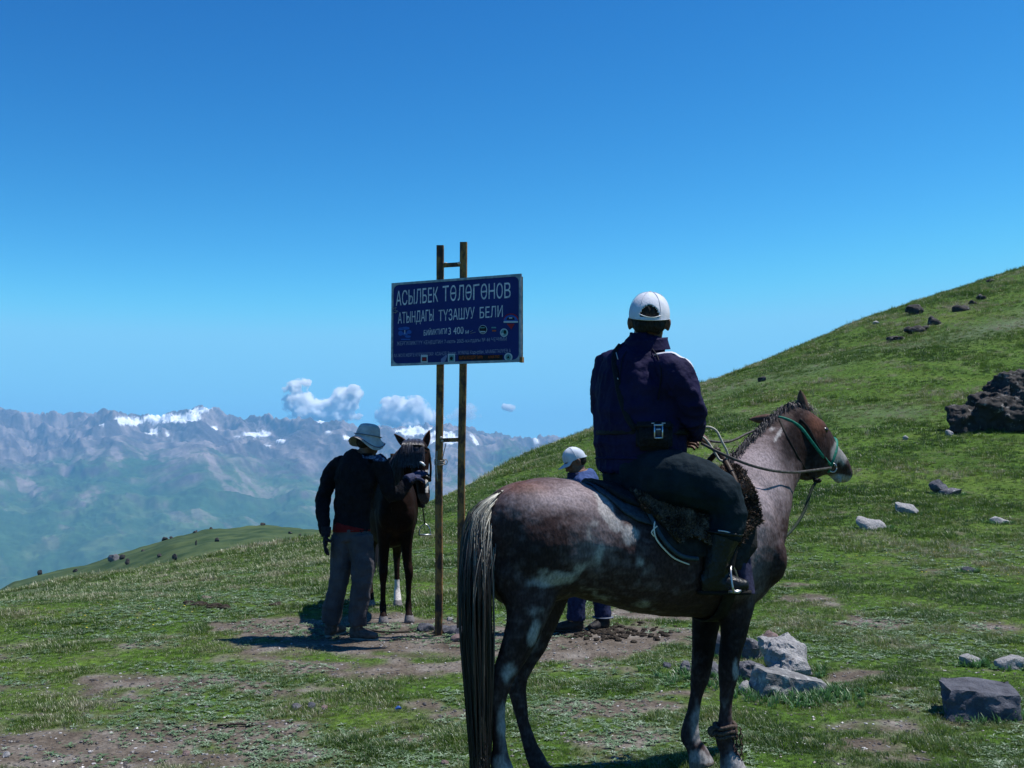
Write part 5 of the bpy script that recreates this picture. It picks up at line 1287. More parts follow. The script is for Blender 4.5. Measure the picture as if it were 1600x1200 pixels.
    for k_, ch in enumerate("ТОЛОГОНОВ"):
        xa, xb = xs_[k_] + 1.2, xs_[k_ + 1] - 1.2; ya = 471 - 5.5 * k_ / 9; yb = 471 - 5.5 * (k_ + 1) / 9
        text(ch, xa, ya, xb, yb, 24, white)
        if k_ in (1, 3, 5): patch("lettering", [(xa + 1, ya - 10.4), (xb - 1, yb - 10.8), (xb - 1, yb - 13.4), (xa + 1, ya - 13.0)], white, .0036)
    text("АТЫНДАГЫ", 622.5, 506, 680, 501, 17.5, white)
    text("ТҮЗАШУУ", 688, 502, 744, 497.5, 17.5, white)
    text("БЕЛИ", 752, 497.5, 787, 495, 17.5, white)
    text("БИЙИКТИГИ", 664.5, 524.5, 701, 521.5, 8.5, white)
    text("3 400", 703.5, 523, 727, 521.5, 11.5, white)
    text("М", 730, 521.5, 735, 521.2, 5, white)
    text("ЖЕРГИЛИКТҮҮ КЕҢЕШТИН 7-июль 2005-жылдагы № 44 ЧЕЧИМИ", 621, 540, 793, 532.5, 6, faint)
    text("АК-ЖОЛ ЖЕРГЕ КУРУУЧУЛАР: АСАНОВ Замир, ЖУМАШ Кадырбек, МАМБЕТАЛИЕВ А", 616, 558.5, 799, 550.5, 5.5, faint)
    def disc(name, x, y, rx, ry, m, off=.004, n=20): return patch(name, [(x + rx * math.cos(2 * math.pi * k / n), y + ry * math.sin(2 * math.pi * k / n)) for k in range(n)], m, off)
    def quad(name, x0, y0, x1, y1, m, off=.004): return patch(name, [(x0, y0), (x1, y0), (x1, y1), (x0, y1)], m, off)
    W1 = mat("sticker_white", (.42, .5, .56), rough=.6); K = mat("sticker_black", (.01, .01, .015), rough=.6); Rd = mat("sticker_red", (.28, .02, .03), rough=.6); Bl = mat("sticker_blue", (.03, .10, .38), rough=.6)
    Tl = mat("sticker_teal", (.10, .26, .28), rough=.6); Or = mat("sticker_orange", (.45, .10, .02), rough=.6)
    # round sticker with a dark swirl
    disc("sticker", 789, 520, 6, 6.6, W1, .004); disc("sticker", 789, 520, 4.6, 5.1, Tl, .0055); disc("sticker", 790.5, 519, 2.0, 3.2, K, .007); disc("sticker", 787, 522, 1.8, 1.6, W1, .0075)
    disc("sticker", 757, 515, 6.4, 7, W1, .004); disc("sticker", 757, 515, 5.6, 6.2, K, .0055); quad("sticker", 753, 517.5, 761, 519.5, W1, .007); quad("sticker", 753, 511.5, 760, 513, Tl, .007)
    # arch shaped sticker: blue dome, white bar, red point
    arch = [(788.5 + 10.5 + 10.5 * math.cos(a), 502 - 9.5 * math.sin(a)) for a in np.linspace(0, math.pi, 14)]
    patch("sticker", arch, Bl, .004); patch("sticker", [(799 + 6 * math.cos(a), 500 - 5 * math.sin(a)) for a in np.linspace(0, math.pi, 10)], K, .0055); quad("sticker", 796.5, 496, 801.5, 498, W1, .006)
    quad("sticker", 788.5, 502, 810, 504.5, W1, .006); patch("sticker", [(793, 506), (805, 506), (800, 515)], Rd, .004)
    b_ = [(788.5 + 11 + 11.5 * math.cos(a), 501 - 11 * math.sin(a)) for a in np.linspace(.15, math.pi - .15, 10)] + [(799 + 10 * math.cos(a), 501 - 9.5 * math.sin(a)) for a in np.linspace(math.pi - .15, .15, 10)]
    patch("sticker", b_, Rd, .0035)
    quad("sticker", 660, 554.5, 671, 566.5, W1, .004); quad("sticker", 662, 558, 669.5, 564.5, K, .0055); quad("sticker", 663, 559, 668.5, 563, Rd, .007)
    quad("sticker", 703, 553, 714, 566, W1, .004); quad("sticker", 704.8, 555, 712.5, 564.5, Tl, .0055); disc("sticker", 708.6, 560, 2.4, 3, K, .007)
    patch("sticker", [(692, 561), (700, 554.5), (702, 556), (698, 566), (692, 566)], mat("sticker_lilac", (.14, .18, .35), rough=.6), .004)
    disc("sticker", 795.5, 558, 6.2, 6.6, W1, .004); disc("sticker", 795.5, 558, 4.2, 4.6, Tl, .0055); patch("sticker", [(793.5, 560), (797.5, 560), (795.5, 555)], K, .007)
    quad("sticker", 719, 554.5, 787, 563, K, .0035)
    text("КЫРГЫЗ ЖОЛДОРУ ТЫЯНЬ", 721, 561.5, 757, 560, 5, Or, off=.006); text("АЛАЙ-ТОО", 765, 560, 782, 559, 4, Or, off=.006)
    quad("sticker", 770, 511, 777, 513, Tl, .004); quad("sticker", 771, 516, 777, 518, Or, .004)
    for x, y, w, h in ((628, 514, 5, 3), (635, 513, 7, 3), (641, 519, 4, 4), (627, 521, 4, 5), (634, 522, 5, 3), (639, 526, 5, 2.5)): disc("sticker", x, y, w, h * .8, Bl, .004, 9)
    quad("sticker", 633.5, 516, 634.7, 522, W1, .006); quad("sticker", 628, 529.5, 643, 531.5, Bl, .006)
    gm = mat("graffiti_marker", (.25, .27, .32), rough=.6)
    for seq in ([(615, 483), (620, 480), (617, 486), (622, 485), (618, 490)], [(614, 489), (623, 487)], [(737, 519), (742, 516)], [(738, 521), (746, 519)]):
        b = bmnew(); tube(b, [S(*px2uv(x, y), .004) for x, y in seq], [.002] * len(seq), 5, Np, 2); link("scribble", bm_mesh("scribble", b), gm, panel)
    # wire ring and cord tied to the left pole: rest on the pole
    b = bmnew(); c0 = P(696, 722, DL - .06)
    tube(b, [P(683, 705, DL - .03), P(682, 730, DL - .035), P(684, 752, DL - .03)], [.006] * 3, 6)
    for yy in (719, 722, 725):
        tube(b, [P(687 + 8 * math.cos(a), yy + 1.5 * math.sin(a), DL - .045 * math.sin(a)) for a in np.linspace(0, 2 * math.pi, 17)], [.005] * 17, 6, U3, 1)
    tube(b, [P(690, 721, DL - .05), P(697, 718, DL - .06), P(699, 722, DL - .06), P(696, 726, DL - .06), P(690, 722, DL - .05)], [.004] * 5, 6)
    tube(b, [P(697, 692, DL - .03), P(694, 705, DL - .05), P(691, 719, DL - .05)], [.004] * 3, 6)
    me = bm_mesh("tether_cord", b); link("tether_cord", me, mat("frayed_cord", (.20, .17, .14), (.4, .37, .33), 90, .9), label="frayed tether cord knotted in a loop round the left rusty pole", cat="cord", kind=None)
    b = bmnew()
    pts = [(573, 985), (590, 990), (615, 991), (640, 988), (652, 984), (662, 983)]
    tube(b, [G(x, y) + U3 * .012 for x, y in pts], [.009] * 6, 7, U3, 6); link("rope", bm_mesh("rope", b), mat("dark_rope", (.03, .025, .022), (.07, .06, .05), 120, .9), label="thin dark rope lying on bare earth between the hatted man and the pole", cat="rope")

# ------------------------------------------------------------------ rocks
def rock_mesh(w, d, h, seed, sub=3, rough=.12, flat=.0, boxy=.5, lean=.25):
    r = np.random.default_rng(seed); b = bmesh.new()
    if boxy >= .8:          # slabs: eight broken corners and a few points along the edges
        for sx in (-1, 1):
            for sy in (-1, 1):
                for sz in (-1, 1):
                    j = r.uniform(.72, 1.0, 3); b.verts.new((sx * j[0] * w / 2, sy * j[1] * d / 2 + lean * sz * h * .3, sz * h * .5 * (.8 + .2 * j[2])))
        for k in range(7):
            v = r.uniform(-1, 1, 3); v[k % 2] = np.sign(v[k % 2]); v[2] = np.sign(v[2]) * .95; b.verts.new((v[0] * w / 2 * .96, v[1] * d / 2 * .96, v[2] * h * .5))
    for k in range(0 if boxy >= .8 else 22):
        v = r.normal(0, 1, 3); v /= np.linalg.norm(v); vb = v / np.abs(v).max(); v = v * (1 - boxy * .8) + vb * boxy * .8
        v *= r.uniform(.78, 1.02); v = np.clip(v, -1.05, 1.05); b.verts.new((v[0] * w / 2, v[1] * d / 2 + lean * v[2] * h * .5, v[2] * h * .56))
    bmesh.ops.convex_hull(b, input=b.verts[:])
    loose = [v for v in b.verts if not v.link_faces]; bmesh.ops.delete(b, geom=loose, context='VERTS')
    bmesh.ops.dissolve_limit(b, angle_limit=.22, verts=b.verts[:], edges=b.edges[:]); bmesh.ops.triangulate(b, faces=b.faces[:])
    el = max(w, d, h) / (5 * 2 ** (sub - 1))
    for _ in range(6):
        es = [e for e in b.edges if e.calc_length() > el * 1.35]
        if not es: break
        bmesh.ops.subdivide_edges(b, edges=es, cuts=1, use_grid_fill=False); bmesh.ops.triangulate(b, faces=[f for f in b.faces if len(f.verts) > 3])
    bmesh.ops.smooth_vert(b, verts=b.verts[:], factor=.35, use_axis_x=True, use_axis_y=True, use_axis_z=True)
    out = bm_mesh("rock", b)
    c = coords(out); s_ = 2.2 / max(w, h); n = normals(out)
    q = np.round(fbm(c[:, 0] * s_, c[:, 1] * s_ * .7, c[:, 2] * s_ * 1.6 + seed, 2) * 4) / 4
    f = (.5 * fbm(c[:, 0] * s_ * 1.5, c[:, 1] * s_ * 1.5, c[:, 2] * s_ * 2.5 + seed, 5, .6) + .35 * (ridged(c[:, 0] * s_ * 2, c[:, 1] * s_ * 2, c[:, 2] * s_ * 3 + seed, 4) - .6) + .25 * q)
    setco(out, c + n * (f * rough * min(w, h * 1.6))[:, None])
    out.polygons.foreach_set('use_smooth', [True] * len(out.polygons)); out.set_sharp_from_angle(angle=math.radians(34))
    return out
def rock_mat(name, c1, c2, lich, scale=14, spots=.62):
    m, N, L, B = new_mat(name); B.inputs['Roughness'].default_value = .9; B.inputs['Specular IOR Level'].default_value = .25
    tc = N.new('ShaderNodeTexCoord')
    def ns(s, d=8): n = N.new('ShaderNodeTexNoise'); n.inputs['Scale'].default_value = s; n.inputs['Detail'].default_value = d; n.inputs['Roughness'].default_value = .65; L.new(tc.outputs['Object'], n.inputs[0]); return n.outputs[0]
    r = N.new('ShaderNodeValToRGB'); e = r.color_ramp.elements; e.new(.5)
    e[0].position = .32; e[0].color = (*c1, 1); e[1].position = .52; e[1].color = (*[(a + b) / 2 for a, b in zip(c1, c2)], 1); e[2].position = .68; e[2].color = (*c2, 1); L.new(ns(scale), r.inputs[0])
    r2 = N.new('ShaderNodeValToRGB'); r2.color_ramp.elements[0].position = spots - .04; r2.color_ramp.elements[1].position = spots + .03; L.new(ns(scale * 2.3, 5), r2.inputs[0])
    x = N.new('ShaderNodeMix'); x.data_type = 'RGBA'; L.new(r2.outputs[0], x.inputs[0]); L.new(r.outputs[0], x.inputs[6]); x.inputs[7].default_value = (*lich, 1); L.new(x.outputs[2], B.inputs[0])
    b = N.new('ShaderNodeBump'); b.inputs['Strength'].default_value = .8; b.inputs['Distance'].default_value = .03; L.new(ns(scale * 2.5, 9), b.inputs['Height']); L.new(b.outputs[0], B.inputs['Normal'])
    return m
ROCK_FEET = []
def build_rocks(hillD, hillz):
    M = dict(pale=rock_mat("pale_granite", (.22, .22, .225), (.42, .41, .41), (.10, .09, .09), 22, .62), grey=rock_mat("grey_rock", (.07, .07, .08), (.17, .17, .19), (.36, .37, .37), 10, .64),
             dark=rock_mat("dark_slate_rock", (.05, .052, .065), (.125, .13, .155), (.22, .21, .22), 9, .66), red=rock_mat("reddish_rock", (.13, .09, .085), (.26, .19, .18), (.35, .33, .32), 14, .66),
             crag=rock_mat("crag_rock", (.014, .013, .013), (.058, .053, .052), (.20, .19, .18), 2.4, .63))
    M['slab'] = rock_mat('pale_slab_rock', (.09, .09, .095), (.30, .30, .30), (.40, .40, .39), 9, .6)
    # px centre x, base y, width px, height px, depth ratio, material, boxiness, yaw deg, tilt deg, label, group
    items = [
        (1239, 1060, 92, 52, 1.0, 'pale', .5, 10, -10, "large pale granite boulder with rough rounded top in the rock pile by the forelegs", 3),
        (1238, 1090, 118, 34, .55, 'slab', .85, 14, -12, "long pale slab with dark front edge at the near right of the rock pile", 3),
        (1180, 1034, 44, 44, .8, 'grey', .65, 0, 0, "squarish stone with whitish top and dark face, highest on the left of the rock pile", 3),
        (1207, 1006, 32, 18, .8, 'red', .5, -10, 0, "small reddish stone at the far edge of the rock pile behind the granite boulder", 2),
        (1178, 1070, 48, 38, .7, 'grey', .6, 0, 0, "grey stone with dark front face below the squarish stone in the rock pile", 3),
        (1169, 1087, 30, 22, .7, 'pale', .45, 20, -20, "small pointed pale stone nearest the horse's foreleg in the rock pile", 2),
        (1212, 1082, 38, 24, .5, 'grey', .55, 5, -16, "thin grey splinter of stone under the long pale slab", 2),
        (1124, 1030, 26, 42, .9, 'grey', .6, 0, 0, "grey stone showing between the forelegs of the foreground horse", 2),
        (1118, 1062, 26, 28, .9, 'grey', .5, 0, 0, "lower grey stone half hidden between the horse's forelegs", 2),
        (1074, 1054, 26, 20, .9, 'grey', .4, 0, 0, "small grey stone just left of the foreground horse's forelegs", 2),
        (1546, 1127, 116, 50, .85, 'dark', .8, -10, -2, "large dark slate boulder at the lower right edge", 3),
        (1522, 1042, 38, 20, .7, 'pale', .5, 0, 5, "pinkish white lump of stone above the dark boulder", 2),
        (1582, 1048, 56, 20, .6, 'pale', .55, 0, 8, "low white stone at the right edge above the dark boulder", 2),
        (1472, 774, 32, 22, .8, 'dark', .75, 20, 24, "tilted dark slab leaning up out of the flowery grass", 2),
        (1490, 776, 42, 11, .7, 'grey', .75, 0, 3, "flat grey slab lying against the tilted dark slab", 2),
        (1421, 806, 42, 21, .8, 'pale', .4, 0, 0, "pointed pale stone lying in the grass right of the horse's head", 2),
        (1364, 829, 54, 18, .6, 'pale', .7, 0, -8, "flat pale slab lying in the grass in front of the horse's chest", 2),
        (1565, 820, 40, 11, .6, 'pale', .6, 0, -3, "thin pale stone low in the grass near the right edge", 2),
        (1517, 896, 26, 9, .7, 'dark', .5, 0, 0, "small dark stone alone in short grass at right", 2),
        (1416, 689, 10, 7, 1, 'pale', .4, 0, 0, "tiny white stone on the slope left of the crag", 1),
        (1485, 682, 13, 10, 1, 'pale', .5, 0, 0, "small pale stone at the left foot of the dark crag", 1),
        (1560, 674, 24, 11, .8, 'pale', .5, 0, 12, "tan wedge of stone at the foot of the dark crag", 1),
        (462, 1112, 20, 12, .9, 'grey', .5, 0, 0, "small grey stone in the turf, left one of a close pair", 1),
        (486, 1110, 16, 10, .9, 'dark', .5, 0, 0, "small dark stone in the turf, right one of a close pair", 1),
        (506, 1110, 12, 7, .9, 'red', .5, 0, 0, "tiny brownish stone beside the pair of stones in the turf", 1),
        (320, 940, 22, 8, .9, 'red', .4, 0, 0, "flat reddish brown stone in the grass on the left crest", 1),
        (1093, 1196, 0, 0, 0, None, 0, 0, 0, "", 0),
        (695, 1198, 14, 9, .9, 'red', .5, 0, 0, "small brown stone at the bottom edge left of the long tail", 1),
        (290, 1182, 14, 8, .9, 'red', .5, 0, 0, "small pinkish stone in the turf at the lower left", 1),
        (8, 1186, 16, 8, .9, 'pale', .5, 0, 0, "small white stone in the lower left corner", 1),
        (1043, 1046, 16, 10, .9, 'dark', .5, 0, 0, "small dark stone in the grass under the horse's belly", 1),
        (1430, 493, 34, 18, .9, 'crag', .55, 0, 12, "highest small rock outcrop on the hillside, left of the other outcrops", 2),
        (1192, 597, 16, 9, .9, 'crag', .5, 0, 10, "small rock outcrop just below the hill skyline above the horse's head", 1),
        (1370, 508, 12, 6, .9, 'pale', .5, 0, 10, "tiny pale rock near the skyline of the right hill", 1),
        (1550, 442, 14, 7, .9, 'crag', .5, 0, 10, "little reddish outcrop near the skyline at upper right", 1),
    ]
    for i, (cx, by, w, h, dr, mk, bx, yaw, tilt, lab, sub) in enumerate(items):
        if not mk: continue
        g = G(cx, by - 1); s = g.y / FPX; W_, Hh = w * s, h * s
        me = rock_mesh(W_, W_ * dr, Hh * 1.15, 100 + i, sub, .15, boxy=bx, lean={1060: .9, 1006: .8, 1087: .35, 1128: .5, 806: .7, 829: 1.0}.get(by, .35))
        o = link("rock", me, M[mk], label=lab, cat="rock")
        o.location = (g.x, g.y + W_ * dr * .38, Hs(g.x, g.y + W_ * dr * .38) + Hh * .30); o.rotation_euler = (math.radians(4), -math.radians(tilt), math.radians(yaw))
        if by == 1060: o.location.z += .03
        if by > 750 and W_ > .10: ROCK_FEET.append((g.x, g.y, W_, W_ * dr))
    # composite outcrops and the big crag: each one connected mass
    def crag(parts, lab, sub, mk='crag', vox=None, seed=0, cat="rock outcrop"):
        b = bmesh.new(); smin = None
        for k, (cx, by, w, h, dr) in enumerate(parts):
            g = G(cx, by - 1) if smin is None else Vector(((cx - 800) / FPX * y0_, y0_, 0)); 
            if smin is None: y0_ = g.y
            g = G(cx, by - 1); D = min(max(g.y, y0_ * .93), y0_ * 1.07); s = D / FPX; W_, Hh = w * s, h * s
            m_ = rock_mesh(W_, W_ * dr, Hh * 1.2, seed + 31 * k, 2, .12, boxy=.5)
            x = (cx - 800) / FPX * D / cp * 1.0; z = P(cx, by, D).z
            m_.transform(Matrix.Translation((P(cx, by, D).x, D + W_ * dr * .3, z + Hh * .42))); b.from_mesh(m_); bpy.data.meshes.remove(m_)
        me = remesh(b, vox, 1, .4)
        displace(me, lambda c: vox * 2.0 * np.round(3 * fbm(c[:, 0] * .9 / (vox * 9), c[:, 1] * .9 / (vox * 9), c[:, 2] * 1.3 / (vox * 9), 2)) / 3 + vox * 3.6 * (ridged(c[:, 0] * .9 / (vox * 14), c[:, 1] * .9 / (vox * 14), c[:, 2] * 1.3 / (vox * 14), 4) - .6) + vox * 1.3 * fbm(c[:, 0] / (vox * 3), c[:, 1] / (vox * 3), c[:, 2] / (vox * 3), 2))
        return link("rock", me, M[mk], label=lab, cat=cat)
    crag([(1580, 676, 150, 66, .8), (1522, 677, 74, 52, .8), (1505, 678, 40, 36, .9), (1560, 655, 90, 45, .8), (1592, 640, 90, 62, .7), (1650, 676, 130, 100, .8), (1620, 625, 80, 50, .8), (1545, 640, 50, 30, .8), (1700, 672, 90, 60, .8)], "big dark craggy rock mass at the right edge of the grassy slope", 3, vox=.042, seed=500, cat="crag")
    crag([(1432, 524, 40, 16, .8), (1405, 534, 34, 14, .8), (1388, 539, 14, 8, .8), (1457, 509, 15, 13, .9), (1445, 519, 22, 12, .8)], "long dark rock outcrop on the hillside, lower left one of the two long ones", 2, vox=.09, seed=700)
    crag([(1505, 487, 26, 8, .8), (1524, 478, 26, 12, .8), (1538, 469, 20, 9, .8)], "long dark rock outcrop high on the hillside near the upper right", 2, vox=.1, seed=760)
    # rocks on the small hazy hill
    hl = [(70, 902, 10, 9), (124, 892, 8, 5), (182, 876, 20, 12), (204, 880, 8, 10), (262, 849, 12, 6), (272, 846, 8, 4), (308, 834, 9, 5), (333, 831, 6, 4), (413, 826, 9, 5), (456, 832, 9, 4), (278, 874, 10, 12), (254, 870, 8, 6), (310, 851, 4, 9), (343, 846, 9, 7), (334, 866, 10, 9), (228, 862, 8, 5), (471, 834, 5, 4), (196, 872, 10, 8)]
    hn = ["farthest left rock on the small hazy hill, alone above the crest", "low rock on the left skyline of the small hazy hill", "largest pale rock on the small hazy hill skyline", "dark rock just below the largest rock on the hazy hill", "flat rock on the hazy hill skyline halfway up", "small rock right beside the flat skyline rock",
          "rock on the rounded shoulder of the hazy hill", "tiny rock on the hill skyline right of the shoulder rock", "rock on the highest point of the hazy hill", "flat rock on the hazy hill skyline near the hatted man", "tall dark rock low on the hazy hill face above the crest", "small rock left of the tall dark rock on the hazy hill",
          "narrow upright rock high on the hazy hill face", "round rock on the upper face of the hazy hill", "dark rock just above the near grass crest on the hazy hill", "rock on the hazy hill skyline between the largest and the flat rock", "tiny skyline rock closest to the hatted man", "small grey rock touching the right end of the largest hill rock"]
    for i, ((cx, by, w, h), lab) in enumerate(zip(hl, hn)):
        D = hillD if True else 0
        sky_y = to_px(np.array([[(cx - 800) / FPX * D, D, float(hillz(cx))]]))[1][0]
        Dd = D
        if by > sky_y + 6:
            # walk down the near face of the hill
            for Dt in np.arange(D, 110, -3):
                h_ = HILL_Z(cx, Dt); yy = to_px(np.array([[(cx - 800) / FPX * Dt, Dt, h_]]))[1][0]
                if yy >= by: Dd = Dt; break
        z = HILL_Z(cx, Dd); s = Dd / FPX
        me = rock_mesh(w * s, w * s * .8, h * s * 1.2, 900 + i, 1, .14, boxy=.5); o = link("rock", me, M['crag'] if i != 2 else M['grey'], label=lab, cat="rock"); o.location = ((cx - 800) / FPX * Dd, Dd, z + h * s * .35)
    # stones set round the pole feet
    ml = ["flat stone packed against the foot of the left pole", "dark lump of stone left of the pole feet", "pale chip of stone on top of the footing between the poles", "grey stone between the two pole feet", "dark stone at the foot of the right pole", "low stone in front of the right pole foot", "small white stone touching the left pole"]
    for (cx, by, w, h, mk), lab in zip([(690, 990, 34, 12, 'dark'), (664, 988, 30, 13, 'dark'), (702, 980, 12, 6, 'pale'), (705, 992, 34, 14, 'dark'), (726, 996, 36, 18, 'dark'), (722, 1002, 40, 10, 'red'), (682, 982, 11, 6, 'pale')], ml):
        g = G(cx, by); s = g.y / FPX
        me = rock_mesh(w * s, w * s * .7, h * s * 1.2, 1200 + cx, 2, .14, boxy=.5); o = link("rock", me, M[mk], label=lab, cat="rock", group="stones round the pole feet"); o.location = (g.x, g.y + .02, g.z + h * s * .4 + (.05 if mk == 'pale' else 0))

def clods():
    """horse dung and kicked-up clods near the man behind the horse"""
    b = bmnew()
    for k in range(200):
        px, py = rng.normal(962, 42), rng.normal(991, 6); g = G(px, py); r = rng.uniform(.006, .024)
        ellipsoid(b, g + U3 * r * .3, Vector((r * 1.2, r * .3, 0)), Vector((-r * .2, r, 0)), Vector((0, 0, r * .6)), 8, 6)
    for cx, cy in ((432, 946), (1120, 938), (340, 950), (310, 946)):
        for k in range(9):
            g = G(rng.normal(cx, 9), rng.normal(cy, 1.5)); r = rng.uniform(.02, .05)
            ellipsoid(b, g + U3 * r * .2, Vector((r * 1.3, 0, 0)), Vector((0, r, 0)), Vector((0, 0, r * .5)), 8, 6)
    me = bm_mesh("soil_clods", b); displace(me, lambda c: .007 * vnoise(c[:, 0] * 80, c[:, 1] * 80, c[:, 2] * 80))
    link("soil_clods", me, mat("dung_soil", (.018, .013, .010), (.055, .045, .035), 40, .95, .6), label="dark dung and kicked-up soil clods scattered on bare ground", cat="clods", kind="stuff")
    g = G(622, 1112); b = bmnew()
    tube(b, [g + Vector((-.016, 0, .012)), g + Vector((.0, 0, .022)), g + Vector((.018, .005, .014))], [.008, .011, .006], 9); me = bm_mesh("litter", b); displace(me, lambda c: .006 * vnoise(c[:, 0] * 70, c[:, 1] * 70, c[:, 2] * 70))
    link("litter", me, mat("blue_plastic", (.008, .04, .22), (.04, .12, .34), 60, .4), label="crumpled bright blue scrap of plastic in the turf", cat="litter")
    b = bmnew(); tube(b, [G(x, y) + U3 * .012 for x, y in ((340, 1137), (355, 1136), (375, 1135), (398, 1137))], [.008, .006, .005, .003], 6); link("twig", bm_mesh("twig", b), mat("twig_bark", (.04, .03, .025), rough=.9), label="thin dark twig lying on bare earth at lower left", cat="twig")

# ------------------------------------------------------------------ grass
def leaf_mat(name, stops, trans=.35):
    m = bpy.data.materials.new(name); m.use_nodes = True; N = m.node_tree.nodes; L = m.node_tree.links; N.clear()
    out = N.new('ShaderNodeOutputMaterial'); d = N.new('ShaderNodeBsdfDiffuse'); t = N.new('ShaderNodeBsdfTranslucent'); x = N.new('ShaderNodeMixShader'); g = N.new('ShaderNodeBsdfGlossy'); g.inputs['Roughness'].default_value = .45
    a = N.new('ShaderNodeAttribute'); a.attribute_type = 'INSTANCER'; a.attribute_name = "tint"
    r = N.new('ShaderNodeValToRGB'); e = r.color_ramp.elements
    while len(e) < len(stops): e.new(.5)
    for k, (p, c) in enumerate(stops): e[k].position = p; e[k].color = (*c, 1)
    L.new(a.outputs['Fac'], r.inputs[0]); L.new(r.outputs[0], d.inputs[0]); L.new(r.outputs[0], t.inputs[0])
    x.inputs[0].default_value = trans; L.new(d.outputs[0], x.inputs[1]); L.new(t.outputs[0], x.inputs[2])
    x2 = N.new('ShaderNodeMixShader'); x2.inputs[0].default_value = .06; L.new(x.outputs[0], x2.inputs[1]); L.new(g.outputs[0], x2.inputs[2]); L.new(x2.outputs[0], out.inputs[0])
    return m
def tuft(name, nb, rad, h, w, lean, m, seed, segs=2):
    r = np.random.default_rng(seed); V = []; F = []
    for k in range(nb):
        a = r.uniform(0, 2 * math.pi); rr = rad * math.sqrt(r.random()); b = np.array([rr * math.cos(a), rr * math.sin(a), -.004])
        hh = h * r.uniform(.5, 1.1); ln = lean * r.uniform(.3, 1.2); az = a + r.normal(0, .8); d = np.array([math.cos(az), math.sin(az), 0]); s = np.array([-d[1], d[0], 0]) * w * r.uniform(.6, 1.2) / 2
        i = len(V)
        p1 = b + d * hh * ln * .3 + np.array([0, 0, hh * .6]); p2 = b + d * hh * ln + np.array([0, 0, hh])
        V += [b - s, b + s, p1 + s * .8, p1 - s * .8, p2]; F += [(i, i + 1, i + 2), (i, i + 2, i + 3), (i + 3, i + 2, i + 4)]
    me = np_mesh(name, np.array(V), np.array(F)); me.materials.append(m)
    return bpy.data.objects.new(name, me)
def rosette(name, nl, L_, w, m, seed):
    r = np.random.default_rng(seed); V = []; F = []
    for k in range(nl):
        a = 2 * math.pi * k / nl + r.normal(0, .25); d = np.array([math.cos(a), math.sin(a), 0]); s = np.array([-d[1], d[0], 0]); l = L_ * r.uniform(.6, 1.1); ww = w * r.uniform(.8, 1.2) / 2; up = r.uniform(.15, .7)
        i = len(V); z = np.array([0, 0, 1])
        V += [d * .0, d * l * .4 + s * ww + z * l * up * .5, d * l * .4 - s * ww + z * l * up * .5, d * l * .45 + z * l * up * .38, d * l + z * l * up * .45]
        F += [(i, i + 1, i + 3), (i, i + 3, i + 2), (i + 1, i + 4, i + 3), (i + 2, i + 3, i + 4)]
    me = np_mesh(name, np.array(V), np.array(F)); me.materials.append(m)
    return bpy.data.objects.new(name, me)
def scatter(name, pts, scale, tint, protos, label, cat, seed=0):
    me = bpy.data.meshes.new(name); me.vertices.add(len(pts)); me.vertices.foreach_set('co', np.asarray(pts, np.float32).ravel())
    r = np.random.default_rng(seed)
    attr(me, "scl", scale); attr(me, "tint", tint); attr(me, "rot", r.uniform(0, 6.283, len(pts)))
    a = me.attributes.new("pick", 'INT', 'POINT'); a.data.foreach_set('value', r.integers(0, len(protos), len(pts)).astype(np.int32))
    o = link(name, me, label=label, cat=cat, kind="stuff", smooth=False)
    ng = bpy.data.node_groups.new(name + "_scatter", 'GeometryNodeTree')
    ng.interface.new_socket("Geometry", in_out='INPUT', socket_type='NodeSocketGeometry'); ng.interface.new_socket("Geometry", in_out='OUTPUT', socket_type='NodeSocketGeometry')
    N, L = ng.nodes, ng.links
    gi = N.new('NodeGroupInput'); go = N.new('NodeGroupOutput'); iop = N.new('GeometryNodeInstanceOnPoints'); m2p = N.new('GeometryNodeMeshToPoints')
    L.new(gi.outputs[0], m2p.inputs[0]); L.new(m2p.outputs[0], iop.inputs['Points'])
    jn = N.new('GeometryNodeJoinGeometry')
    for p in reversed(protos):
        oi = N.new('GeometryNodeObjectInfo'); oi.inputs['Object'].default_value = p; oi.inputs['As Instance'].default_value = True; L.new(oi.outputs['Geometry'], jn.inputs[0])
    L.new(jn.outputs[0], iop.inputs['Instance']); iop.inputs['Pick Instance'].default_value = True
    def na(nm, t): n = N.new('GeometryNodeInputNamedAttribute'); n.data_type = t; n.inputs['Name'].default_value = nm; return n.outputs[0]
    L.new(na("pick", 'INT'), iop.inputs['Instance Index']); L.new(na("scl", 'FLOAT'), iop.inputs['Scale'])
    cx = N.new('ShaderNodeCombineXYZ'); L.new(na("rot", 'FLOAT'), cx.inputs[2]); 
    try: L.new(cx.outputs[0], iop.inputs['Rotation'])
    except Exception: pass
    L.new(iop.outputs[0], go.inputs[0])
    md = o.modifiers.new("scatter", 'NODES'); md.node_group = ng
    return o
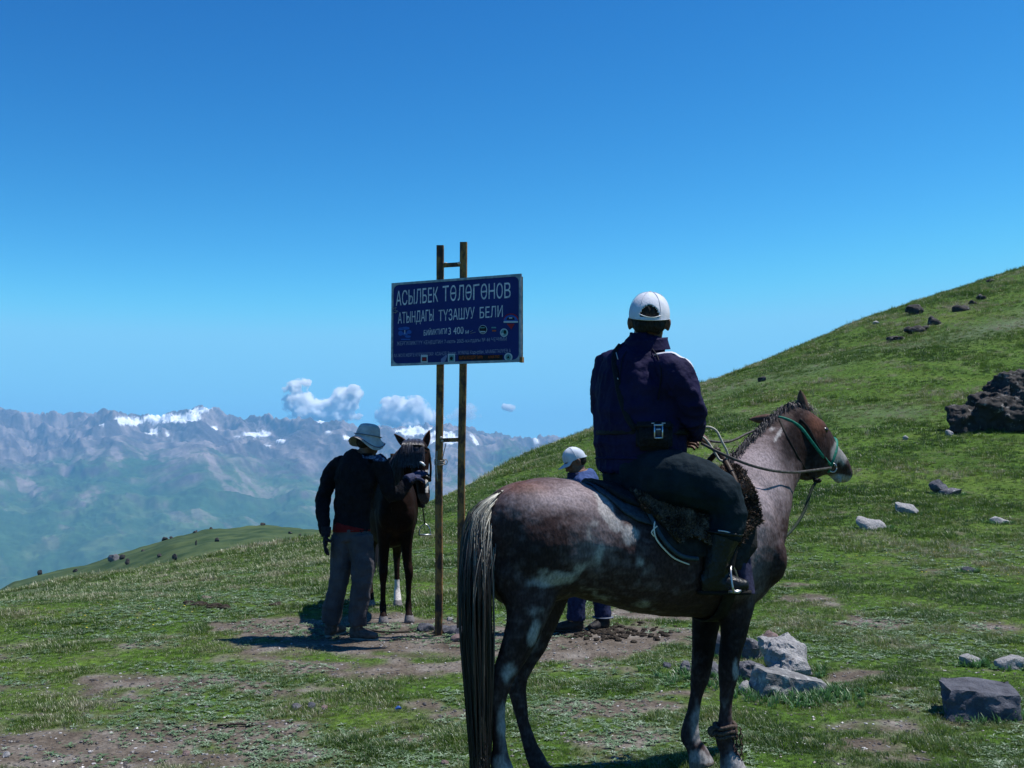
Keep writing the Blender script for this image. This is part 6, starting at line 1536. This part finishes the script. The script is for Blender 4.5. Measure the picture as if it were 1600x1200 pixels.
def build_grass():
    ml = leaf_mat("grass_blades", [(0, (.044, .090, .014)), (.3, (.072, .140, .018)), (.55, (.11, .178, .028)), (.78, (.16, .18, .062)), (.92, (.22, .215, .11)), (1, (.32, .30, .20))])
    mw = leaf_mat("weed_leaves", [(0, (.06, .13, .05)), (.5, (.12, .20, .10)), (1, (.27, .35, .25))], .2)
    R_ = np.random.default_rng(11)
    def spread(n, r0, r1, power=1.0, umax=.62):
        u = R_.uniform(-umax, umax, n); q = R_.random(n); r = r0 * (r1 / r0) ** (q ** power); return u * r, r
    # near lawn
    x, y = spread(150000, 3.9, 20, .95)
    dm = dirt_mask(x, y); z = H(x, y); v = fbm(x * 1.3, y * 1.3, 7., 4); keep = R_.random(len(x)) > dm * 1.05 + .0
    x, y, z, v, dm = x[keep], y[keep], z[keep], v[keep], dm[keep]
    tint = np.clip(.42 + .75 * v + .25 * fbm(x * 7, y * 7, 1., 2) + R_.normal(0, .22, len(x)) + dm * .3, 0, 1)
    scl = np.clip(.62 + .9 * fbm(x * 2.3, y * 2.3, 3., 3), .35, 1.4) * R_.uniform(.6, 1.2, len(x)) * np.clip(y / 9, .85, 1.9) * (1 - .45 * dm)
    pr = [tuft("grass_tuft", 16, .05, .034, .0045, .9, ml, s) for s in (1, 2, 3, 4)] + [tuft("grass_tuft", 12, .03, .055, .004, .7, ml, 9)]
    scatter("grass", np.stack([x, y, z], 1), scl, tint, pr, "short grazed green turf covering the near ground", "grass", 1)
    # slope
    x, y = spread(125000, 17, 105, .8); z = H(x, y); v = fbm(x * .35, y * .35, 7., 5)
    tint = np.clip(.42 + .8 * v + .5 * fbm(x * 1.7, y * 1.7, 1., 3) + R_.normal(0, .2, len(x)), 0, 1)
    pm_ = pale_mask(x, y); tint = np.clip(tint + .35 * pm_, 0, 1)
    scl = (y / 20) ** .72 * (1 - .35 * pm_) * np.clip(.8 + .9 * fbm(x * .8, y * .8, 3., 3), .35, 1.5) * R_.uniform(.6, 1.25, len(x))
    pr = [tuft("slope_tuft", 22, .085, .06, .010, .8, ml, s) for s in (21, 22, 23)] + [tuft("slope_tuft", 10, .05, .10, .007, .5, ml, 29)]
    scatter("slope_grass", np.stack([x, y, z], 1), scl, tint, pr, "longer green grass covering the hillside slope", "grass", 2)
    # broad-leaved weeds
    x, y = spread(42000, 3.9, 16, .85); v = fbm(x * 1.1, y * 1.1, 15., 4); keep = (v + R_.normal(0, .12, len(x)) > .06) & (R_.random(len(x)) > .35 * sstep(8, 15, y)); x, y = x[keep], y[keep]; z = H(x, y)
    tint = np.clip(.5 + R_.normal(0, .25, len(x)), 0, 1); scl = R_.uniform(.4, 1.15, len(x)) * np.clip(y / 8, .9, 1.5)
    scatter("ground_plants", np.stack([x, y, z + .003], 1), scl, tint, [rosette("weed", n_, .042, .011, mw, s) for n_, s in ((7, 1), (9, 2), (6, 3))], "low pale green broad-leaved weeds growing in the turf", "plants", 3)
    # bright weeds round the rock pile and tall stalks on the crest
    px = np.concatenate([R_.normal(1280, 36, 160), R_.normal(1100, 36, 110), R_.normal(1225, 36, 60)]); py = np.concatenate([R_.normal(1090, 9, 160), R_.normal(1066, 8, 110), R_.normal(1092, 5, 60)])
    pts = [[*G(a, b)] for a, b in zip(px, py)]
    for fx, fy, w_, d_ in ROCK_FEET:
        for _ in range(int(16 + 60 * w_)):
            a_ = R_.uniform(math.pi * .9, 2.1 * math.pi); q = R_.uniform(.92, 1.25); x_ = fx + w_ * .52 * q * math.cos(a_); y_ = fy + d_ * .38 + d_ * .52 * q * math.sin(a_)
            pts.append([x_, y_, Hs(x_, y_)])
    pts = np.array(pts)
    mk = leaf_mat("lush_leaves", [(0, (.03, .10, .02)), (1, (.10, .24, .08))], .35)
    scatter("lush_weeds", pts, R_.uniform(.35, 1.0, len(pts)), R_.random(len(pts)), [tuft("lush_tuft", 12, .03, .075, .009, .8, mk, s) for s in (41, 42)] + [rosette("lush_weed", 8, .06, .018, mk, 43)], "lush green weeds growing round the rock pile", "plants", 4)
    # flowers
    mf = leaf_mat("yellow_petals", [(0, (.65, .5, .02)), (1, (.8, .68, .05))], .2); mp_ = leaf_mat("white_petals", [(0, (.6, .6, .6)), (1, (.8, .8, .8))], .2)
    x, y = spread(1500, 9, 32, 1.0); ok = (fbm(x * .3, y * .3, 31., 3) + .35 * sstep(3, 7, x) * sstep(24, 12, y) > .16); x, y = x[ok], y[ok]; z = H(x, y)
    scatter("yellow_flowers", np.stack([x, y, z + .05], 1), R_.uniform(.5, 1.1, len(x)), R_.random(len(x)), [rosette("flower", 6, .014, .010, mf, 51)], "scattered small yellow flowers in the grass", "flowers", 5)
    x, y = spread(900, 4.5, 40, 1.0); z = H(x, y)
    scatter("white_flowers", np.stack([x, y, z + .03], 1), R_.uniform(.4, 1.0, len(x)) * np.clip(y / 12, .6, 2), R_.random(len(x)), [rosette("flower", 5, .010, .008, mp_, 52)], "scattered tiny white flowers in the grass", "flowers", 6)
    # pebbles on the bare earth
    x, y = spread(34000, 3.9, 16, .85); dm = dirt_mask(x, y); keep = R_.random(len(x)) < .28 + dm * .8; x, y = x[keep], y[keep]; z = H(x, y)
    mg = leaf_mat("pebble_stone", [(0, (.07, .06, .055)), (.6, (.16, .15, .15)), (1, (.42, .41, .41))], 0.0)
    pr = []
    for s in (1, 2, 3):
        b = bmesh.new(); bmesh.ops.create_icosphere(b, subdivisions=1, radius=.010); me = bm_mesh("pebble", b); me.transform(Matrix.Diagonal((1.2, .9, .55, 1))); displace(me, lambda c: .003 * vnoise(c[:, 0] * 150 + s * 9, c[:, 1] * 150, c[:, 2] * 150)); me.materials.append(mg); pr.append(bpy.data.objects.new("pebble", me))
    scatter("gravel", np.stack([x, y, z + .001], 1), R_.uniform(.25, 1.0, len(x)) ** 1.6 * 1.3, R_.random(len(x)) ** 2.4, pr, "small pebbles and crumbs of earth on the bare patches", "gravel", 7)

# ------------------------------------------------------------------ haze and clouds
def build_air():
    b = bmnew(); boxm(b, Vector((0, 2500, -245)), Vector((16000, 0, 0)), Vector((0, 11300, 0)), Vector((0, 0, 790)))
    me = bm_mesh("haze", b); m = bpy.data.materials.new("thin_blue_air"); m.use_nodes = True; N = m.node_tree.nodes; L = m.node_tree.links; N.clear()
    out = N.new('ShaderNodeOutputMaterial'); v = N.new('ShaderNodeVolumePrincipled'); v.inputs['Color'].default_value = (.26, .62, 1.0, 1); v.inputs['Density'].default_value = HAZE; v.inputs['Anisotropy'].default_value = 0.0
    L.new(v.outputs[0], out.inputs['Volume']); o = link("haze", me, m, kind="stuff", smooth=False, label="thin blue mountain haze filling the valley air", cat="haze"); o.display_type = 'WIRE'
HAZE = 7.8e-5
def build_clouds():
    D = 24000.0
    s = D / FPX
    def cloud(name, blobs, lab, dens, seed):
        b = bmnew(); cx = sum(q[0] for q in blobs) / len(blobs); cy = sum(q[1] for q in blobs) / len(blobs); c0 = P(cx, cy, D)
        for x, y, rx, ry in blobs:
            c = P(x, y, D) - c0; ellipsoid(b, c, Vector((rx * s, 0, 0)), Vector((0, (rx + ry) * .5 * s, 0)), Vector((0, 0, ry * s)), 16, 10)
        me = remesh(b, 4.5 * s, 2, .5)
        m = bpy.data.materials.new("cloud_vapour"); m.use_nodes = True; N = m.node_tree.nodes; L = m.node_tree.links; N.clear()
        out = N.new('ShaderNodeOutputMaterial'); v = N.new('ShaderNodeVolumePrincipled'); v.inputs['Color'].default_value = (1, 1, 1, 1); v.inputs['Anisotropy'].default_value = -.1
        tc = N.new('ShaderNodeTexCoord'); n = N.new('ShaderNodeTexNoise'); n.inputs['Scale'].default_value = 1 / (15 * s); n.inputs['Detail'].default_value = 6; n.inputs['Roughness'].default_value = .62
        mp = N.new('ShaderNodeMapping'); mp.inputs['Location'].default_value = (seed * 1000, 0, 0); L.new(tc.outputs['Object'], mp.inputs[0]); L.new(mp.outputs[0], n.inputs[0])
        # falloff from each lobe centre so edges feather
        acc = None
        for x, y, rx, ry in blobs:
            c = P(x, y, D) - c0; sub = N.new('ShaderNodeVectorMath'); sub.operation = 'SUBTRACT'; L.new(tc.outputs['Object'], sub.inputs[0]); sub.inputs[1].default_value = c
            mu = N.new('ShaderNodeVectorMath'); mu.operation = 'MULTIPLY'; L.new(sub.outputs[0], mu.inputs[0]); mu.inputs[1].default_value = (1 / (rx * s), 2 / ((rx + ry) * s), 1 / (ry * s))
            le = N.new('ShaderNodeVectorMath'); le.operation = 'LENGTH'; L.new(mu.outputs[0], le.inputs[0])
            q = N.new('ShaderNodeMath'); q.operation = 'SUBTRACT'; q.inputs[0].default_value = 1.0; L.new(le.outputs['Value'], q.inputs[1])
            if acc is None: acc = q.outputs[0]
            else:
                mx = N.new('ShaderNodeMath'); mx.operation = 'MAXIMUM'; L.new(acc, mx.inputs[0]); L.new(q.outputs[0], mx.inputs[1]); acc = mx.outputs[0]
        a1 = N.new('ShaderNodeMath'); a1.operation = 'MULTIPLY_ADD'; L.new(n.outputs[0], a1.inputs[0]); a1.inputs[1].default_value = 2.4; a1.inputs[2].default_value = -1.42
        a2 = N.new('ShaderNodeMath'); a2.operation = 'ADD'; L.new(a1.outputs[0], a2.inputs[0]); L.new(acc, a2.inputs[1])
        a3 = N.new('ShaderNodeMapRange'); a3.inputs['From Min'].default_value = .0; a3.inputs['From Max'].default_value = .45; a3.inputs['To Max'].default_value = dens; L.new(a2.outputs[0], a3.inputs['Value'])
        L.new(a3.outputs[0], v.inputs['Density']); L.new(v.outputs[0], out.inputs['Volume'])
        o = link("cloud", me, m, label=lab, cat="cloud", smooth=False); o.location = c0
    k = 1.0
    cloud("cloud", [(470, 632, 34, 22), (460, 605, 22, 14), (475, 597, 16, 8), (505, 638, 34, 20), (535, 628, 30, 26), (548, 614, 22, 15), (490, 645, 50, 14), (520, 650, 50, 12)], "left white cloud with a curled top above the mountain ridge", .12, 1)
    cloud("cloud", [(618, 645, 34, 26), (612, 628, 18, 13), (645, 640, 30, 24), (650, 628, 18, 12), (635, 660, 54, 14), (670, 655, 30, 16)], "right broad white cloud behind the bay horse's ears", .07, 2)
    cloud("cloud", [(796, 636, 15, 9), (790, 637, 10, 6)], "tiny wisp of cloud alone right of the poles", .04, 3)
    cloud("cloud", [(725, 648, 30, 16), (735, 640, 20, 12)], "faint cloud wisp behind the right pole", .006, 4)
# ------------------------------------------------------------------ build everything
import time as _t
_t0 = _t.time()
def _tick(s): print("BUILD %-14s %.1fs" % (s, _t.time() - _t0))
build_ground(); _tick("ground")
build_mountains(); _tick("mountains")
HD_, HZ_ = build_hill(); _tick("hill")
def HILL_Z(px, D):
    o = bpy.data.objects["hill"]; global _hv
    if '_hv' not in globals():
        _hv = coords(o.data).reshape(110, 260, 3)
    i = int(round((D - 90) / 230 * 109)); row = _hv[min(max(i, 0), 109)]
    return float(np.interp((px - 800) / FPX * row[0, 1], row[:, 0], row[:, 2]))
build_air(); build_clouds(); _tick("air")
build_sign(); _tick("sign")
build_rider_horse(); _tick("horse")
_, hx_ = build_brown_horse(); _tick("bay horse")
build_rider(); _tick("rider")
build_hatted_man(hx_); build_cap_man(); _tick("men")
build_rocks(HD_, HZ_); clods(); _tick("rocks")
build_grass(); _tick("grass")
